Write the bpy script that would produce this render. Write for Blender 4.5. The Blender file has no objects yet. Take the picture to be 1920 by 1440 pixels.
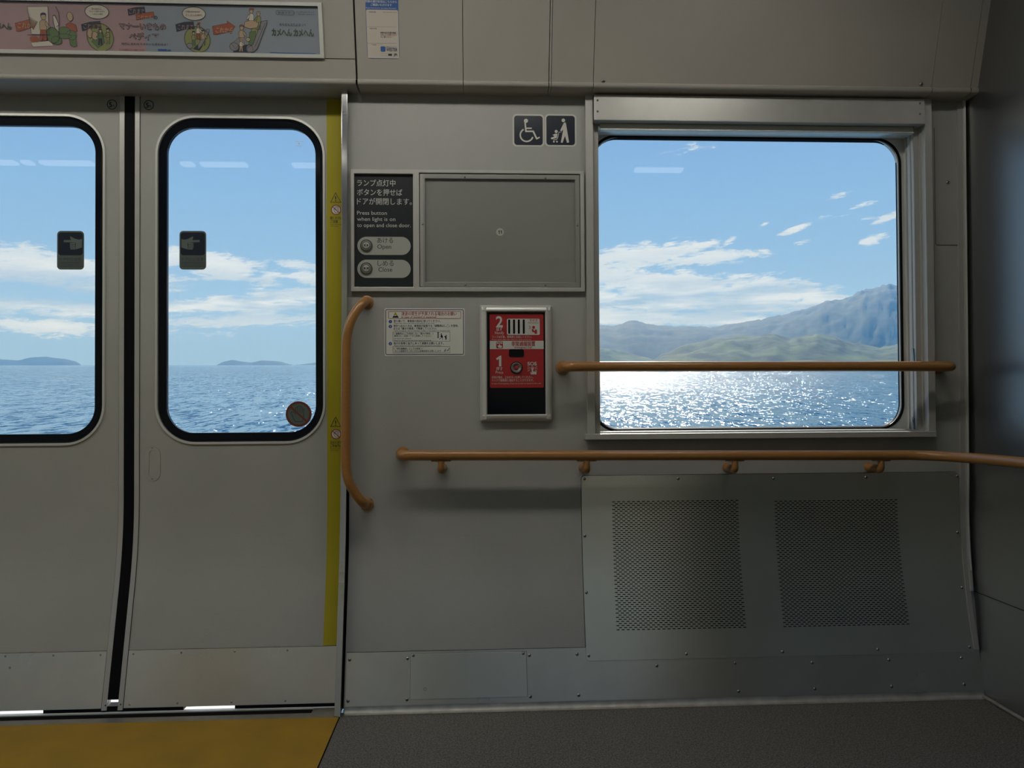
import bpy, bmesh, math, random
from mathutils import Vector, Matrix, noise
from mathutils.geometry import tessellate_polygon
random.seed(7)
S = bpy.context.scene
COL = S.collection
PI = math.pi
# ------------------------------------------------------------------ camera
F = 1386.0
CAM = Vector((0.0, 0.0, 0.908))
xc = Vector((21.09, 0.1234, -1.0)).normalized()          # carriage length axis in camera axes
zc = Vector((-0.2965, 67.5, -1.0)).normalized()          # carriage up axis in camera axes
zc = (zc - xc * (zc.dot(xc) * 0.5)).normalized()
xc = (xc - zc * xc.dot(zc)).normalized()
yc = zc.cross(xc)
RC = Matrix((xc, yc, zc))                                 # camera axes -> carriage axes
cam = bpy.data.cameras.new('camera')
cam.sensor_width = 36; cam.sensor_fit = 'HORIZONTAL'; cam.lens = 36 * F / 1920
cam.clip_start = 0.02; cam.clip_end = 60000
co = bpy.data.objects.new('camera', cam); COL.objects.link(co)
co.matrix_world = Matrix.Translation(CAM) @ RC.to_4x4()
S.camera = co
def ray(x, y):
    return RC @ Vector(((x - 960) / F, (720 - y) / F, -1.0))
# level frame: the sea's horizon (the carriage leans on its track)
ALPHA = math.atan((720 - 684) / F)
UPW = RC @ Vector((0, math.cos(ALPHA), math.sin(ALPHA)))
FWW = RC @ Vector((0, math.sin(ALPHA), -math.cos(ALPHA)))
RTW = RC @ Vector((1, 0, 0))
def E(x, y, z):
    return CAM + RTW * x + FWW * y + UPW * z
# ------------------------------------------------------------------ view, world, sun
S.view_settings.view_transform = 'Standard'
S.view_settings.look = 'None'
S.view_settings.exposure = 0.0
S.view_settings.gamma = 1.0
S.view_settings.use_curve_mapping = False
S.cycles.use_denoising = True
S.cycles.max_bounces = 10
S.cycles.diffuse_bounces = 5
S.cycles.glossy_bounces = 5
S.cycles.transparent_max_bounces = 24
S.cycles.transmission_bounces = 6
S.cycles.sample_clamp_indirect = 4.0
S.cycles.caustics_reflective = False
S.cycles.caustics_refractive = False
SKY_STRENGTH = 0.93
SUN_STRENGTH = 7.3
LED_STRENGTH = 15.0
SUN_PX, SUN_EL = 1105, math.radians(33)

def make_world():
    w = bpy.data.worlds.new('sky'); S.world = w; w.use_nodes = True
    nt = w.node_tree; N = nt.nodes; L = nt.links; N.clear()
    out = N.new('ShaderNodeOutputWorld'); bg = N.new('ShaderNodeBackground')
    bg.inputs[1].default_value = SKY_STRENGTH
    L.new(bg.outputs[0], out.inputs[0])
    tc = N.new('ShaderNodeTexCoord')
    def sock(n, i, v):
        if isinstance(v, (int, float)): n.inputs[i].default_value = v
        elif isinstance(v, (tuple, list, Vector)): n.inputs[i].default_value = tuple(v)
        else: L.new(v, n.inputs[i])
    def M(op, a, b=0.0, c=0.0, clamp=False):
        n = N.new('ShaderNodeMath'); n.operation = op; n.use_clamp = clamp
        sock(n, 0, a); sock(n, 1, b); sock(n, 2, c)
        return n.outputs[0]
    def dot(v, axis):
        n = N.new('ShaderNodeVectorMath'); n.operation = 'DOT_PRODUCT'
        L.new(v, n.inputs[0]); n.inputs[1].default_value = tuple(axis)
        return n.outputs['Value']
    def mix(f, a, b):
        n = N.new('ShaderNodeMix'); n.data_type = 'RGBA'
        sock(n, 0, f); sock(n, 6, a); sock(n, 7, b)
        return n.outputs[2]
    d = tc.outputs['Generated']
    a, b, c = dot(d, RTW), dot(d, UPW), dot(d, FWW)
    az = M('ARCTAN2', a, c)
    el = M('ARCSINE', b)
    # clear sky colour by elevation
    ramp = N.new('ShaderNodeValToRGB'); cr = ramp.color_ramp
    stops = [(0.0, (.36, .52, .68)), (0.045, (.35, .54, .76)), (0.13, (.29, .52, .82)), (0.20, (.25, .46, .80)),
             (0.42, (.20, .40, .76)), (0.75, (.15, .29, .62)), (1.0, (.11, .22, .52))]
    cr.elements[0].position = 0; cr.elements[0].color = stops[0][1] + (1,)
    cr.elements[1].position = 1; cr.elements[1].color = stops[-1][1] + (1,)
    for p, col in stops[1:-1]:
        e = cr.elements.new(p); e.color = col + (1,)
    L.new(M('DIVIDE', el, PI / 2, clamp=True), ramp.inputs[0])
    # clouds
    def nz(sx, sy, detail, rough, off=0.0, dist=0.0):
        cmb = N.new('ShaderNodeCombineXYZ')
        sh = M('ADD', az, M('MULTIPLY', el, -1.1))
        L.new(M('MULTIPLY', sh, sx), cmb.inputs[0]); L.new(M('MULTIPLY', el, sy), cmb.inputs[1]); cmb.inputs[2].default_value = off
        n = N.new('ShaderNodeTexNoise'); n.inputs['Scale'].default_value = 1.0
        n.inputs['Detail'].default_value = detail; n.inputs['Roughness'].default_value = rough
        n.inputs['Distortion'].default_value = dist
        L.new(cmb.outputs[0], n.inputs['Vector'])
        return n.outputs['Fac']
    n1 = nz(16, 75, 8, .66, 3.1, .35)
    n2 = nz(9, 70, 4, .55, 9.7)
    def azel(px, py):
        v = Vector(((px - 960) / F, (684 - py) / F, 1.0)).normalized()
        return math.atan2(v.x, v.z), math.asin(v.y)
    blobs = [  # px, py, rx, ry, tilt, weight
        (50, 497, 190, 24, -4, 1.25), (120, 527, 120, 13, -5, 1.1), (60, 575, 200, 13, -3, 1.2), (90, 612, 220, 14, -2, .95),
        (395, 497, 105, 20, -8, 1.25), (555, 497, 45, 8, -8, .9), (510, 530, 40, 9, -12, .95), (590, 527, 45, 14, -6, 1.1),
        (530, 556, 150, 14, 8, 1.2), (420, 575, 170, 13, 3, 1.2), (470, 600, 190, 14, 0, 1.1),
        (1210, 480, 90, 22, 4, 1.3), (1150, 505, 80, 20, 0, 1.25), (1330, 485, 60, 15, 2, 1.1), (1420, 476, 34, 9, -3, .95), (1322, 460, 36, 7, 10, .95), (1366, 453, 12, 5, 20, 1),
        (1240, 528, 190, 14, -3, 1.3), (1420, 547, 150, 26, -8, 1.25), (1240, 565, 260, 26, -2, 1.2), (1250, 596, 260, 14, -2, 1.2), (1460, 572, 140, 20, -3, 1.25),
        (1568, 369, 22, 4.6, 12, .95), (1500, 427, 42, 5, 20, .95), (1570, 409, 17, 4, 12, .9), (1606, 389, 28, 4, 10, .85), (1502, 456, 18, 5.5, 10, .95),
        (1637, 450, 21, 7, 12, .95), (1665, 408, 32, 7.5, 22, .92), (1622, 412, 18, 4, 5, .85), (1428, 424, 10, 4, 30, .8), (1300, 274, 95, 15, 14, .46)]
    acc = None
    for px, py, rx, ry, tilt, wgt in blobs:
        a0, e0 = azel(px, py); t = math.radians(tilt)
        dx = M('SUBTRACT', az, a0); dy = M('SUBTRACT', el, e0)
        u = M('ADD', M('MULTIPLY', dx, math.cos(t) * F / rx), M('MULTIPLY', dy, math.sin(t) * F / rx))
        v = M('ADD', M('MULTIPLY', dx, -math.sin(t) * F / ry), M('MULTIPLY', dy, math.cos(t) * F / ry))
        q = M('SUBTRACT', 1.0, M('MULTIPLY', M('ADD', M('MULTIPLY', u, u), M('MULTIPLY', v, v)), .36))
        q = M('MULTIPLY', M('MAXIMUM', q, 0.0), wgt)
        acc = q if acc is None else M('MAXIMUM', acc, q)
    # scattered clouds for the rest of the sky, away from what the windows show
    back = M('MULTIPLY', M('GREATER_THAN', M('ABSOLUTE', az), .75), .55)
    back = M('MULTIPLY', back, M('LESS_THAN', el, .9))
    acc = M('MAXIMUM', acc, back)
    n3 = nz(60, 190, 6, .7, 5.5, .6)
    dens = M('ADD', acc, M('MULTIPLY', M('SUBTRACT', n1, .56), 2.7))
    dens = M('ADD', dens, M('MULTIPLY', M('SUBTRACT', n3, .5), 1.5))
    dens = M('MULTIPLY', M('SUBTRACT', dens, .36), 1.9, clamp=True)
    dens = M('MULTIPLY', dens, M('GREATER_THAN', acc, .001))
    dens = M('MULTIPLY', M('MULTIPLY', dens, dens), M('SUBTRACT', 3.0, M('MULTIPLY', dens, 2.0)))
    shade = M('MULTIPLY', M('SUBTRACT', n2, .35), 5.0, clamp=True)
    low = M('SUBTRACT', 1.0, M('DIVIDE', M('ABSOLUTE', M('SUBTRACT', el, .082)), .05), clamp=True)
    ccol = mix(M('MULTIPLY', shade, M('MAXIMUM', low, .25)), (.92, .97, .95, 1), (.38, .51, .62, 1))
    col = mix(M('MULTIPLY', dens, .93), ramp.outputs[0], ccol)
    L.new(col, bg.inputs[0])
make_world()
sun = bpy.data.lights.new('sun', 'SUN'); sun.energy = SUN_STRENGTH; sun.angle = math.radians(0.53); sun.color = (1, .96, .88)
so = bpy.data.objects.new('sun', sun); COL.objects.link(so)
sa = math.atan((SUN_PX - 960) / F)
SUN_DIR = RTW * (math.sin(sa) * math.cos(SUN_EL)) + FWW * (math.cos(sa) * math.cos(SUN_EL)) + UPW * math.sin(SUN_EL)
so.rotation_euler = SUN_DIR.to_track_quat('Z', 'Y').to_euler()
so.location = (0, 6, 6)

# ------------------------------------------------------------------ materials
MATS = {}
def srgb(r, g, b):
    f = lambda c: (c / 255 / 12.92) if c / 255 <= .04045 else ((c / 255 + .055) / 1.055) ** 2.4
    return (f(r), f(g), f(b), 1)
def mat(name, col, rough=.5, metal=0.0, var=0.0, scale=8.0, bump=0.0, bscale=200.0, rvar=0.0, stretch=(1, 1, 1), spec=.5, col2=None, coat=0.0):
    m = bpy.data.materials.new(name); m.use_nodes = True
    nt = m.node_tree; N = nt.nodes; L = nt.links
    p = N['Principled BSDF']
    col = tuple(col) if len(col) == 4 else tuple(col) + (1,)
    p.inputs['Base Color'].default_value = col
    p.inputs['Roughness'].default_value = rough
    p.inputs['Metallic'].default_value = metal
    p.inputs['Specular IOR Level'].default_value = spec
    p.inputs['Coat Weight'].default_value = coat
    tc = N.new('ShaderNodeTexCoord'); mp = N.new('ShaderNodeMapping'); mp.inputs['Scale'].default_value = stretch
    L.new(tc.outputs['Object'], mp.inputs[0])
    if var or col2 or rvar:
        n = N.new('ShaderNodeTexNoise'); n.inputs['Scale'].default_value = scale; n.inputs['Detail'].default_value = 5
        L.new(mp.outputs[0], n.inputs['Vector'])
    if var or col2:
        r = N.new('ShaderNodeMapRange'); r.inputs[1].default_value = .3; r.inputs[2].default_value = .7
        L.new(n.outputs['Fac'], r.inputs[0])
        x = N.new('ShaderNodeMix'); x.data_type = 'RGBA'
        c2 = col2 if col2 else tuple(c * (1 - var) for c in col[:3]) + (1,)
        x.inputs[6].default_value = col; x.inputs[7].default_value = tuple(c2) if len(c2) == 4 else tuple(c2) + (1,)
        L.new(r.outputs[0], x.inputs[0]); L.new(x.outputs[2], p.inputs['Base Color'])
    if rvar:
        r2 = N.new('ShaderNodeMapRange'); r2.inputs[1].default_value = .3; r2.inputs[2].default_value = .7
        r2.inputs[3].default_value = max(.02, rough - rvar); r2.inputs[4].default_value = rough + rvar
        L.new(n.outputs['Fac'], r2.inputs[0]); L.new(r2.outputs[0], p.inputs['Roughness'])
    if bump:
        n2 = N.new('ShaderNodeTexNoise'); n2.inputs['Scale'].default_value = bscale; n2.inputs['Detail'].default_value = 3
        L.new(mp.outputs[0], n2.inputs['Vector'])
        bn = N.new('ShaderNodeBump'); bn.inputs['Strength'].default_value = bump; bn.inputs['Distance'].default_value = .002
        L.new(n2.outputs['Fac'], bn.inputs['Height']); L.new(bn.outputs[0], p.inputs['Normal'])
    MATS[name] = m
    return m
mat('wall_melamine', (.40, .40, .37), .42, var=.10, scale=3.5, bump=.25, bscale=420)
mat('cove_panel', (.40, .375, .33), .40, var=.07, scale=4)
mat('door_skin', (.408, .408, .37), .42, var=.10, scale=4, bump=.2, bscale=420)
mat('aluminium', (.52, .515, .48), .36, metal=.35, var=.08, scale=20)
mat('bright_aluminium', (.64, .64, .60), .32, metal=.3)
mat('grey_trim', (.42, .41, .38), .4, metal=.3)
mat('stainless', (.76, .72, .61), .30, metal=1, var=.22, scale=3, rvar=.05)
mat('foot_metal', (.42, .41, .37), .5, metal=.6, var=.3, scale=25)
mat('dark_stainless', (.76, .74, .62), .31, metal=1, var=.15, scale=2.5, rvar=.03)
mat('end_panel', (.30, .305, .31), .36, metal=.95, var=.05, scale=3)
mat('sill_metal', (.22, .20, .175), .45, metal=.5, var=.25, scale=30)
mat('chrome', (.72, .71, .70), .12, metal=1)
mat('screw_steel', (.34, .34, .33), .25, metal=1)
mat('screw_recess', (.02, .02, .02), .6)
mat('rubber', (.004, .004, .006), .6, spec=.12)
mat('gloss_black', (.004, .005, .009), .12, spec=.22)
mat('dark_slot', (.004, .004, .004), .9, spec=.1)
mat('brush_black', (.03, .03, .035), .8)  # black bristles of the brush seal under the blind box
mat('orange_vinyl', (.37, .175, .048), .30, var=.12, scale=30, stretch=(1, 8, 8), coat=.15)
mat('yellow_film', (.44, .38, .022), .5, spec=.2, var=.08, scale=6)
mat('floor_yellow', (.37, .215, .022), .6, spec=.2, col2=(.29, .175, .022), scale=7, bump=.15, bscale=120)
mat('white_film', (.62, .61, .55), .4)
mat('sticker_white', (.68, .68, .61), .4)
mat('sign_navy', (.014, .020, .034), .25)
mat('panel_black', (.012, .016, .018), .35)
mat('letter_white', (.55, .56, .52), .5)
mat('letter_black', (.012, .013, .016), .5)
mat('letter_red', (.33, .02, .03), .5)
mat('sign_red', (.36, .022, .025), .30)
mat('capsule_grey', (.36, .37, .33), .4)
mat('button_ring', (.30, .30, .27), .3, metal=.7)
mat('blue_print', (.02, .10, .33), .4)
mat('navy_print', (.012, .02, .075), .4)
mat('line_grey', (.25, .25, .24), .6)
mat('pink_print', (.37, .245, .255), .5, var=.12, scale=5)
mat('paleblue_print', (.25, .285, .325), .5, var=.1, scale=5)
mat('green_print', (.11, .17, .07), .5)
mat('olive_print', (.24, .25, .10), .5)
mat('rust_print', (.32, .085, .045), .5)
mat('tan_print', (.42, .30, .19), .5)
mat('grey_print', (.22, .21, .22), .5)
mat('dark_print', (.035, .04, .055), .5)
mat('cream_print', (.55, .50, .42), .5)
mat('sticker_back', (.085, .11, .10), .4)
mat('hand_grey', (.10, .135, .12), .5)
mat('ring_red', (.17, .03, .02), .4)
mat('poster_back', (.36, .36, .34), .5, var=.12, scale=3)
mat('ceiling_white', (.74, .73, .70), .5)
mat('opposite_panel', (.62, .61, .56), .45, var=.05, scale=3)
mat('reveal_metal', (.74, .76, .75), .25, metal=.25)
mat('slit_plate_white', (.75, .75, .78), .4)  # white of the added plate behind the slits under the doors
mat('stand_in_blue', (.03, .045, .06), .8)  # only for the added case that stands in for the reflected viewer
# speckled floor
def floor_mat():
    m = bpy.data.materials.new('floor_speckle'); m.use_nodes = True
    N = m.node_tree.nodes; L = m.node_tree.links; p = N['Principled BSDF']
    tc = N.new('ShaderNodeTexCoord')
    v = N.new('ShaderNodeTexNoise'); v.inputs['Scale'].default_value = 230; v.inputs['Detail'].default_value = 2; v.inputs['Roughness'].default_value = .8
    L.new(tc.outputs['Object'], v.inputs['Vector'])
    r = N.new('ShaderNodeValToRGB'); e = r.color_ramp.elements
    e[0].position = .40; e[0].color = (.05, .047, .042, 1); e[1].position = .62; e[1].color = (.19, .175, .155, 1)
    L.new(v.outputs['Fac'], r.inputs[0]); L.new(r.outputs[0], p.inputs['Base Color'])
    p.inputs['Roughness'].default_value = .55
    MATS['floor_speckle'] = m
floor_mat()
def brushed(name, an):
    m = MATS[name]; N = m.node_tree.nodes; c = N.new('ShaderNodeCombineXYZ'); c.inputs[2].default_value = 1.0
    p = N['Principled BSDF']; p.inputs['Anisotropic'].default_value = an; m.node_tree.links.new(c.outputs[0], p.inputs['Tangent'])
brushed('stainless', .9); brushed('dark_stainless', .9)
def glass_mat(name, tint=(1, 1, 1), extra=0.0):
    m = bpy.data.materials.new(name); m.use_nodes = True
    N = m.node_tree.nodes; L = m.node_tree.links; N.clear()
    o = N.new('ShaderNodeOutputMaterial'); mx = N.new('ShaderNodeMixShader')
    t = N.new('ShaderNodeBsdfTransparent'); t.inputs[0].default_value = tuple(tint) + (1,)
    g = N.new('ShaderNodeBsdfGlossy'); g.inputs['Roughness'].default_value = .0
    lw = N.new('ShaderNodeLayerWeight'); lw.inputs['Blend'].default_value = .5
    pw = N.new('ShaderNodeMath'); pw.operation = 'POWER'; pw.inputs[1].default_value = 5.0
    L.new(lw.outputs['Facing'], pw.inputs[0])
    ad = N.new('ShaderNodeMath'); ad.operation = 'MULTIPLY_ADD'; ad.inputs[1].default_value = .9; ad.inputs[2].default_value = .045 + extra
    L.new(pw.outputs[0], ad.inputs[0])
    L.new(ad.outputs[0], mx.inputs[0]); L.new(t.outputs[0], mx.inputs[1]); L.new(g.outputs[0], mx.inputs[2]); L.new(mx.outputs[0], o.inputs[0])
    MATS[name] = m
glass_mat('pane_glass', (.95, .97, .975), .02)
glass_mat('clear_film', (.86, .87, .86), .0)
def film_bump():
    m = MATS['clear_film']; N = m.node_tree.nodes; L = m.node_tree.links
    g = [n for n in N if n.type == 'BSDF_GLOSSY'][0]
    g.inputs['Roughness'].default_value = .12
    tc = N.new('ShaderNodeTexCoord'); n = N.new('ShaderNodeTexNoise'); n.inputs['Scale'].default_value = 9; n.inputs['Detail'].default_value = 1.5
    L.new(tc.outputs['Object'], n.inputs['Vector'])
    b = N.new('ShaderNodeBump'); b.inputs['Strength'].default_value = .35; b.inputs['Distance'].default_value = .008
    L.new(n.outputs['Fac'], b.inputs['Height']); L.new(b.outputs[0], g.inputs['Normal'])
film_bump()
def emit_mat(name, col, s):
    m = bpy.data.materials.new(name); m.use_nodes = True
    N = m.node_tree.nodes; N.clear(); o = N.new('ShaderNodeOutputMaterial'); e = N.new('ShaderNodeEmission')
    e.inputs[0].default_value = tuple(col) + (1,); e.inputs[1].default_value = s
    m.node_tree.links.new(e.outputs[0], o.inputs[0]); MATS[name] = m
emit_mat('led_light', (1, .96, .88), LED_STRENGTH)
emit_mat('led_dim', (1, .96, .88), 2.2)

# ------------------------------------------------------------------ surfaces the parts lie on
YW = 2.25                                        # side wall plane
def inset(z):                                    # the side wall curves inward below the windows
    t = .60 - z
    if t <= 0: return 0.0
    if t < .26: return .42 * t * t
    return .42 * .26 * .26 + .42 * 2 * .26 * (t - .26)
class WallF:
    curved = True
    def __init__(s, Y, curved=True): s.Y = Y; s.curved = curved
    def to3(s, u, v, o):
        return Vector((u, s.Y - (inset(v) if s.curved else 0) - o, v))
    def px(s, x, y, o=0.0):
        d = ray(x, y); Y = s.Y - o
        for _ in range(12):
            p = CAM + d * (Y / d.y)
            Y = s.Y - o - (inset(p.z) if s.curved else 0)
        return (p.x, p.z)
class PlaneF:
    curved = False
    def __init__(s, org, U, V, Nn): s.o = Vector(org); s.U = Vector(U).normalized(); s.V = Vector(V).normalized(); s.N = Vector(Nn).normalized()
    def to3(s, u, v, o): return s.o + s.U * u + s.V * v + s.N * o
    def px(s, x, y, o=0.0):
        d = ray(x, y); q = s.o + s.N * o
        t = (q - CAM).dot(s.N) / d.dot(s.N); p = CAM + d * t - s.o
        return (p.dot(s.U), p.dot(s.V))
WALL = WallF(YW); DOOR = WallF(YW + .045); FLAT = WallF(YW, False)
XE = 1.543                                       # end wall
class EndF:                                     # end wall, leaning in a little at its foot
    curved = True
    def X(s, z): return XE - .037 * max(0.0, (.65 - z) / .65)
    def to3(s, u, v, o): return Vector((s.X(v) - o, -u, v))
    def px(s, x, y, o=0.0):
        d = ray(x, y); X = XE - o
        for _ in range(12):
            p = CAM + d * (X / d.x); X = s.X(p.z) - o
        return (-p.y, p.z)
END = EndF()
ZL = FLAT.px(900, 158, .06)[1]                   # lower edge of the slanting cove panels
TILT = math.radians(14.5)
COVE = PlaneF((0, YW - .06, ZL), (1, 0, 0), (0, -math.sin(TILT), math.cos(TILT)), (0, -math.cos(TILT), -math.sin(TILT)))
GLASS = WallF(YW + .065, False)
FLOOR = PlaneF((0, 0, 0), (1, 0, 0), (0, 1, 0), (0, 0, 1))
PXM = YW / F                                     # metres per pixel on the side wall

# ------------------------------------------------------------------ shape helpers
def arc(cx, cy, r, a0, a1, n):
    return [(cx + r * math.cos(a0 + (a1 - a0) * i / n), cy + r * math.sin(a0 + (a1 - a0) * i / n)) for i in range(n + 1)]
def rect(x0, y0, x1, y1, r=0.0, n=8):
    x0, x1 = min(x0, x1), max(x0, x1); y0, y1 = min(y0, y1), max(y0, y1)
    if r <= 0: return [(x0, y0), (x1, y0), (x1, y1), (x0, y1)]
    r = min(r, (x1 - x0) / 2 - 1e-6, (y1 - y0) / 2 - 1e-6)
    return arc(x0 + r, y0 + r, r, PI, 1.5 * PI, n) + arc(x1 - r, y0 + r, r, 1.5 * PI, 2 * PI, n) + arc(x1 - r, y1 - r, r, 0, .5 * PI, n) + arc(x0 + r, y1 - r, r, .5 * PI, PI, n)
def circ(cx, cy, r, n=28, ry=None):
    ry = ry or r
    return [(cx + r * math.cos(2 * PI * i / n), cy + ry * math.sin(2 * PI * i / n)) for i in range(n)]
def text_mesh(s, bold=0.0):
    c = bpy.data.curves.new('t', 'FONT'); c.body = s; c.size = 1.0; c.resolution_u = 4; c.offset = bold
    o = bpy.data.objects.new('t', c); COL.objects.link(o)
    dg = bpy.context.evaluated_depsgraph_get(); dg.update()
    me = bpy.data.meshes.new_from_object(o.evaluated_get(dg))
    vs = [tuple(v.co[:2]) for v in me.vertices]; fs = [tuple(p.vertices) for p in me.polygons]
    bpy.data.objects.remove(o); bpy.data.curves.remove(c); bpy.data.meshes.remove(me)
    return vs, fs
class MB:
    """collects shapes given in (u, v, height above the surface)"""
    def __init__(s, F): s.F = F; s.v = []; s.f = []
    def P(s, x, y, o=0.0): return s.F.px(x, y, o)
    def flat(s, loops, o):
        if not isinstance(loops[0][0], (tuple, list)): loops = [loops]
        pts = [p for l in loops for p in l]; b = len(s.v)
        s.v += [(p[0], p[1], o) for p in pts]
        for t in tessellate_polygon([[Vector((p[0], p[1], 0)) for p in l] for l in loops]):
            s.f.append(tuple(b + i for i in t))
        return s
    def prism(s, loops, o0, o1, back=False):
        if not isinstance(loops[0][0], (tuple, list)): loops = [loops]
        pts = [p for l in loops for p in l]; n = len(pts); b = len(s.v)
        s.v += [(p[0], p[1], o1) for p in pts] + [(p[0], p[1], o0) for p in pts]
        for t in tessellate_polygon([[Vector((p[0], p[1], 0)) for p in l] for l in loops]):
            s.f.append(tuple(b + i for i in t))
            if back: s.f.append(tuple(b + n + i for i in reversed(t)))
        k = 0
        for l in loops:
            m = len(l)
            for i in range(m):
                j = (i + 1) % m
                s.f.append((b + k + i, b + k + j, b + n + k + j, b + n + k + i))
            k += m
        return s
    def bead(s, loop, prof):
        """a frame of section prof [(inward distance, height)...] run round a closed loop"""
        n = len(loop); b = len(s.v)
        A = sum(loop[i][0] * loop[(i + 1) % n][1] - loop[(i + 1) % n][0] * loop[i][1] for i in range(n))
        sg = 1 if A > 0 else -1
        for i in range(n):
            p0, p1, p2 = Vector(loop[i - 1]), Vector(loop[i]), Vector(loop[(i + 1) % n])
            e1, e2 = (p1 - p0).normalized(), (p2 - p1).normalized()
            n1, n2 = Vector((-e1.y, e1.x)) * sg, Vector((-e2.y, e2.x)) * sg
            m = (n1 + n2); m = m / max(1e-6, m.dot(n1))
            for q, h in prof: s.v.append((p1.x + m.x * q, p1.y + m.y * q, h))
        k = len(prof)
        for i in range(n):
            j = (i + 1) % n
            for a in range(k - 1):
                s.f.append((b + i * k + a, b + j * k + a, b + j * k + a + 1, b + i * k + a + 1))
        return s
    def stroke(s, pts, w, o, closed=False):
        pts = [Vector(p) for p in pts]; n = len(pts); L = []; R = []
        for i in range(n):
            a = pts[i - 1] if (i or closed) else pts[i]; c = pts[(i + 1) % n] if (i < n - 1 or closed) else pts[i]
            d1 = (pts[i] - a); d2 = (c - pts[i]); d = (d1.normalized() if d1.length else Vector((0, 0))) + (d2.normalized() if d2.length else Vector((0, 0)))
            d = d.normalized() if d.length > 1e-9 else Vector((1, 0)); q = Vector((-d.y, d.x)) * w / 2
            L.append(pts[i] + q); R.append(pts[i] - q)
        b = len(s.v)
        for l, r in zip(L, R): s.v += [(l.x, l.y, o), (r.x, r.y, o)]
        for i in range(n if closed else n - 1):
            j = (i + 1) % n; s.f.append((b + 2 * i, b + 2 * i + 1, b + 2 * j + 1, b + 2 * j))
        return s
    def dome(s, cx, cy, r, h, o=0.0, n=14, k=4, flatr=0.0):
        b = len(s.v)
        for j in range(k + 1):
            t = j / k * PI / 2; rr = flatr + (r - flatr) * math.cos(t)
            for i in range(n): s.v.append((cx + rr * math.cos(2 * PI * i / n), cy + rr * math.sin(2 * PI * i / n), o + h * math.sin(t)))
        for j in range(k):
            for i in range(n):
                i2 = (i + 1) % n; s.f.append((b + j * n + i, b + j * n + i2, b + (j + 1) * n + i2, b + (j + 1) * n + i))
        s.f.append(tuple(b + k * n + i for i in range(n)))
        return s
    def text(s, st, u, v, h, o, w=None, bold=0.0, align='l', slant=0.0):
        """h: height of a capital letter; w: total width to fit"""
        vs, fs = text_mesh(st, bold)
        if not vs: return s
        x0 = min(p[0] for p in vs); x1 = max(p[0] for p in vs)
        sy = h / .70; sx = sy if w is None else w / max(1e-6, x1 - x0)
        W = (x1 - x0) * sx; off = {'l': 0, 'c': -W / 2, 'r': -W}[align]; b = len(s.v)
        s.v += [(u + off + (p[0] - x0) * sx + slant * p[1] * sy, v + p[1] * sy, o) for p in vs]
        s.f += [tuple(b + i for i in f) for f in fs]
        return s
    def build(s, name, m, parent=None, smooth=False, bevel=0.0):
        me = bpy.data.meshes.new(name); bm = bmesh.new()
        vv = [bm.verts.new(p) for p in s.v]
        for f in s.f:
            if len(set(f)) > 2:
                try: bm.faces.new([vv[i] for i in f])
                except ValueError: pass
        if s.F.curved:
            lo = min((p[1] for p in s.v), default=1); hi = max((p[1] for p in s.v), default=1)
            if lo < .6 and hi - lo > .03:
                z = max(0.0, lo) + .02; z = math.ceil(z / .03) * .03
                while z < min(.61, hi):
                    g = bm.verts[:] + bm.edges[:] + bm.faces[:]
                    bmesh.ops.bisect_plane(bm, geom=g, plane_co=(0, z, 0), plane_no=(0, 1, 0)); z += .03
        bmesh.ops.remove_doubles(bm, verts=bm.verts[:], dist=1e-6)
        for v in bm.verts: v.co = s.F.to3(*v.co)
        bmesh.ops.recalc_face_normals(bm, faces=bm.faces[:])
        # face the room: flat decals point at the camera
        if bm.faces:
            t = sum((f.normal.dot(CAM - f.calc_center_median()) * f.calc_area() for f in bm.faces))
            if t < 0 and all(abs(e.is_boundary) for e in bm.edges if len(e.link_faces) < 2) and any(len(e.link_faces) < 2 for e in bm.edges):
                bmesh.ops.reverse_faces(bm, faces=bm.faces[:])
        bm.to_mesh(me); bm.free(); me.materials.append(MATS[m])
        return finish(name, me, parent, smooth, bevel)
def finish(name, me, parent=None, smooth=False, bevel=0.0):
    # put the origin in the middle of the mesh
    if me.vertices:
        lo = Vector([min(v.co[i] for v in me.vertices) for i in range(3)]); hi = Vector([max(v.co[i] for v in me.vertices) for i in range(3)])
        c = (lo + hi) / 2
    else: c = Vector()
    me.transform(Matrix.Translation(-c))
    o = bpy.data.objects.new(name, me); COL.objects.link(o)
    if parent:
        o.parent = parent; pw = Vector(parent.get('_w', (0, 0, 0))); o.location = c - pw
    else: o.location = c
    o['_w'] = tuple(c)
    if smooth:
        for p in me.polygons: p.use_smooth = True
        try: me.set_sharp_from_angle(angle=math.radians(40))
        except Exception: pass
    if bevel:
        b = o.modifiers.new('bevel', 'BEVEL'); b.width = bevel; b.segments = 2; b.limit_method = 'ANGLE'; b.angle_limit = math.radians(50)
    return o
def empty(name, loc):
    o = bpy.data.objects.new(name, None); COL.objects.link(o); o.location = loc; o['_w'] = tuple(loc); o.empty_display_size = .05
    return o
def thing(o, label, cat, group=None):
    o['label'] = label; o['category'] = cat
    if group: o['group'] = group
    return o
def struct(o):
    o['kind'] = 'structure'; return o
def box_mesh(name, lo, hi, m, parent=None, bevel=0.0):
    bm = bmesh.new(); bmesh.ops.create_cube(bm, size=1)
    for v in bm.verts: v.co = Vector([lo[i] if v.co[i] < 0 else hi[i] for i in range(3)])
    me = bpy.data.meshes.new(name); bm.to_mesh(me); bm.free(); me.materials.append(MATS[m])
    return finish(name, me, parent, False, bevel)
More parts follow.
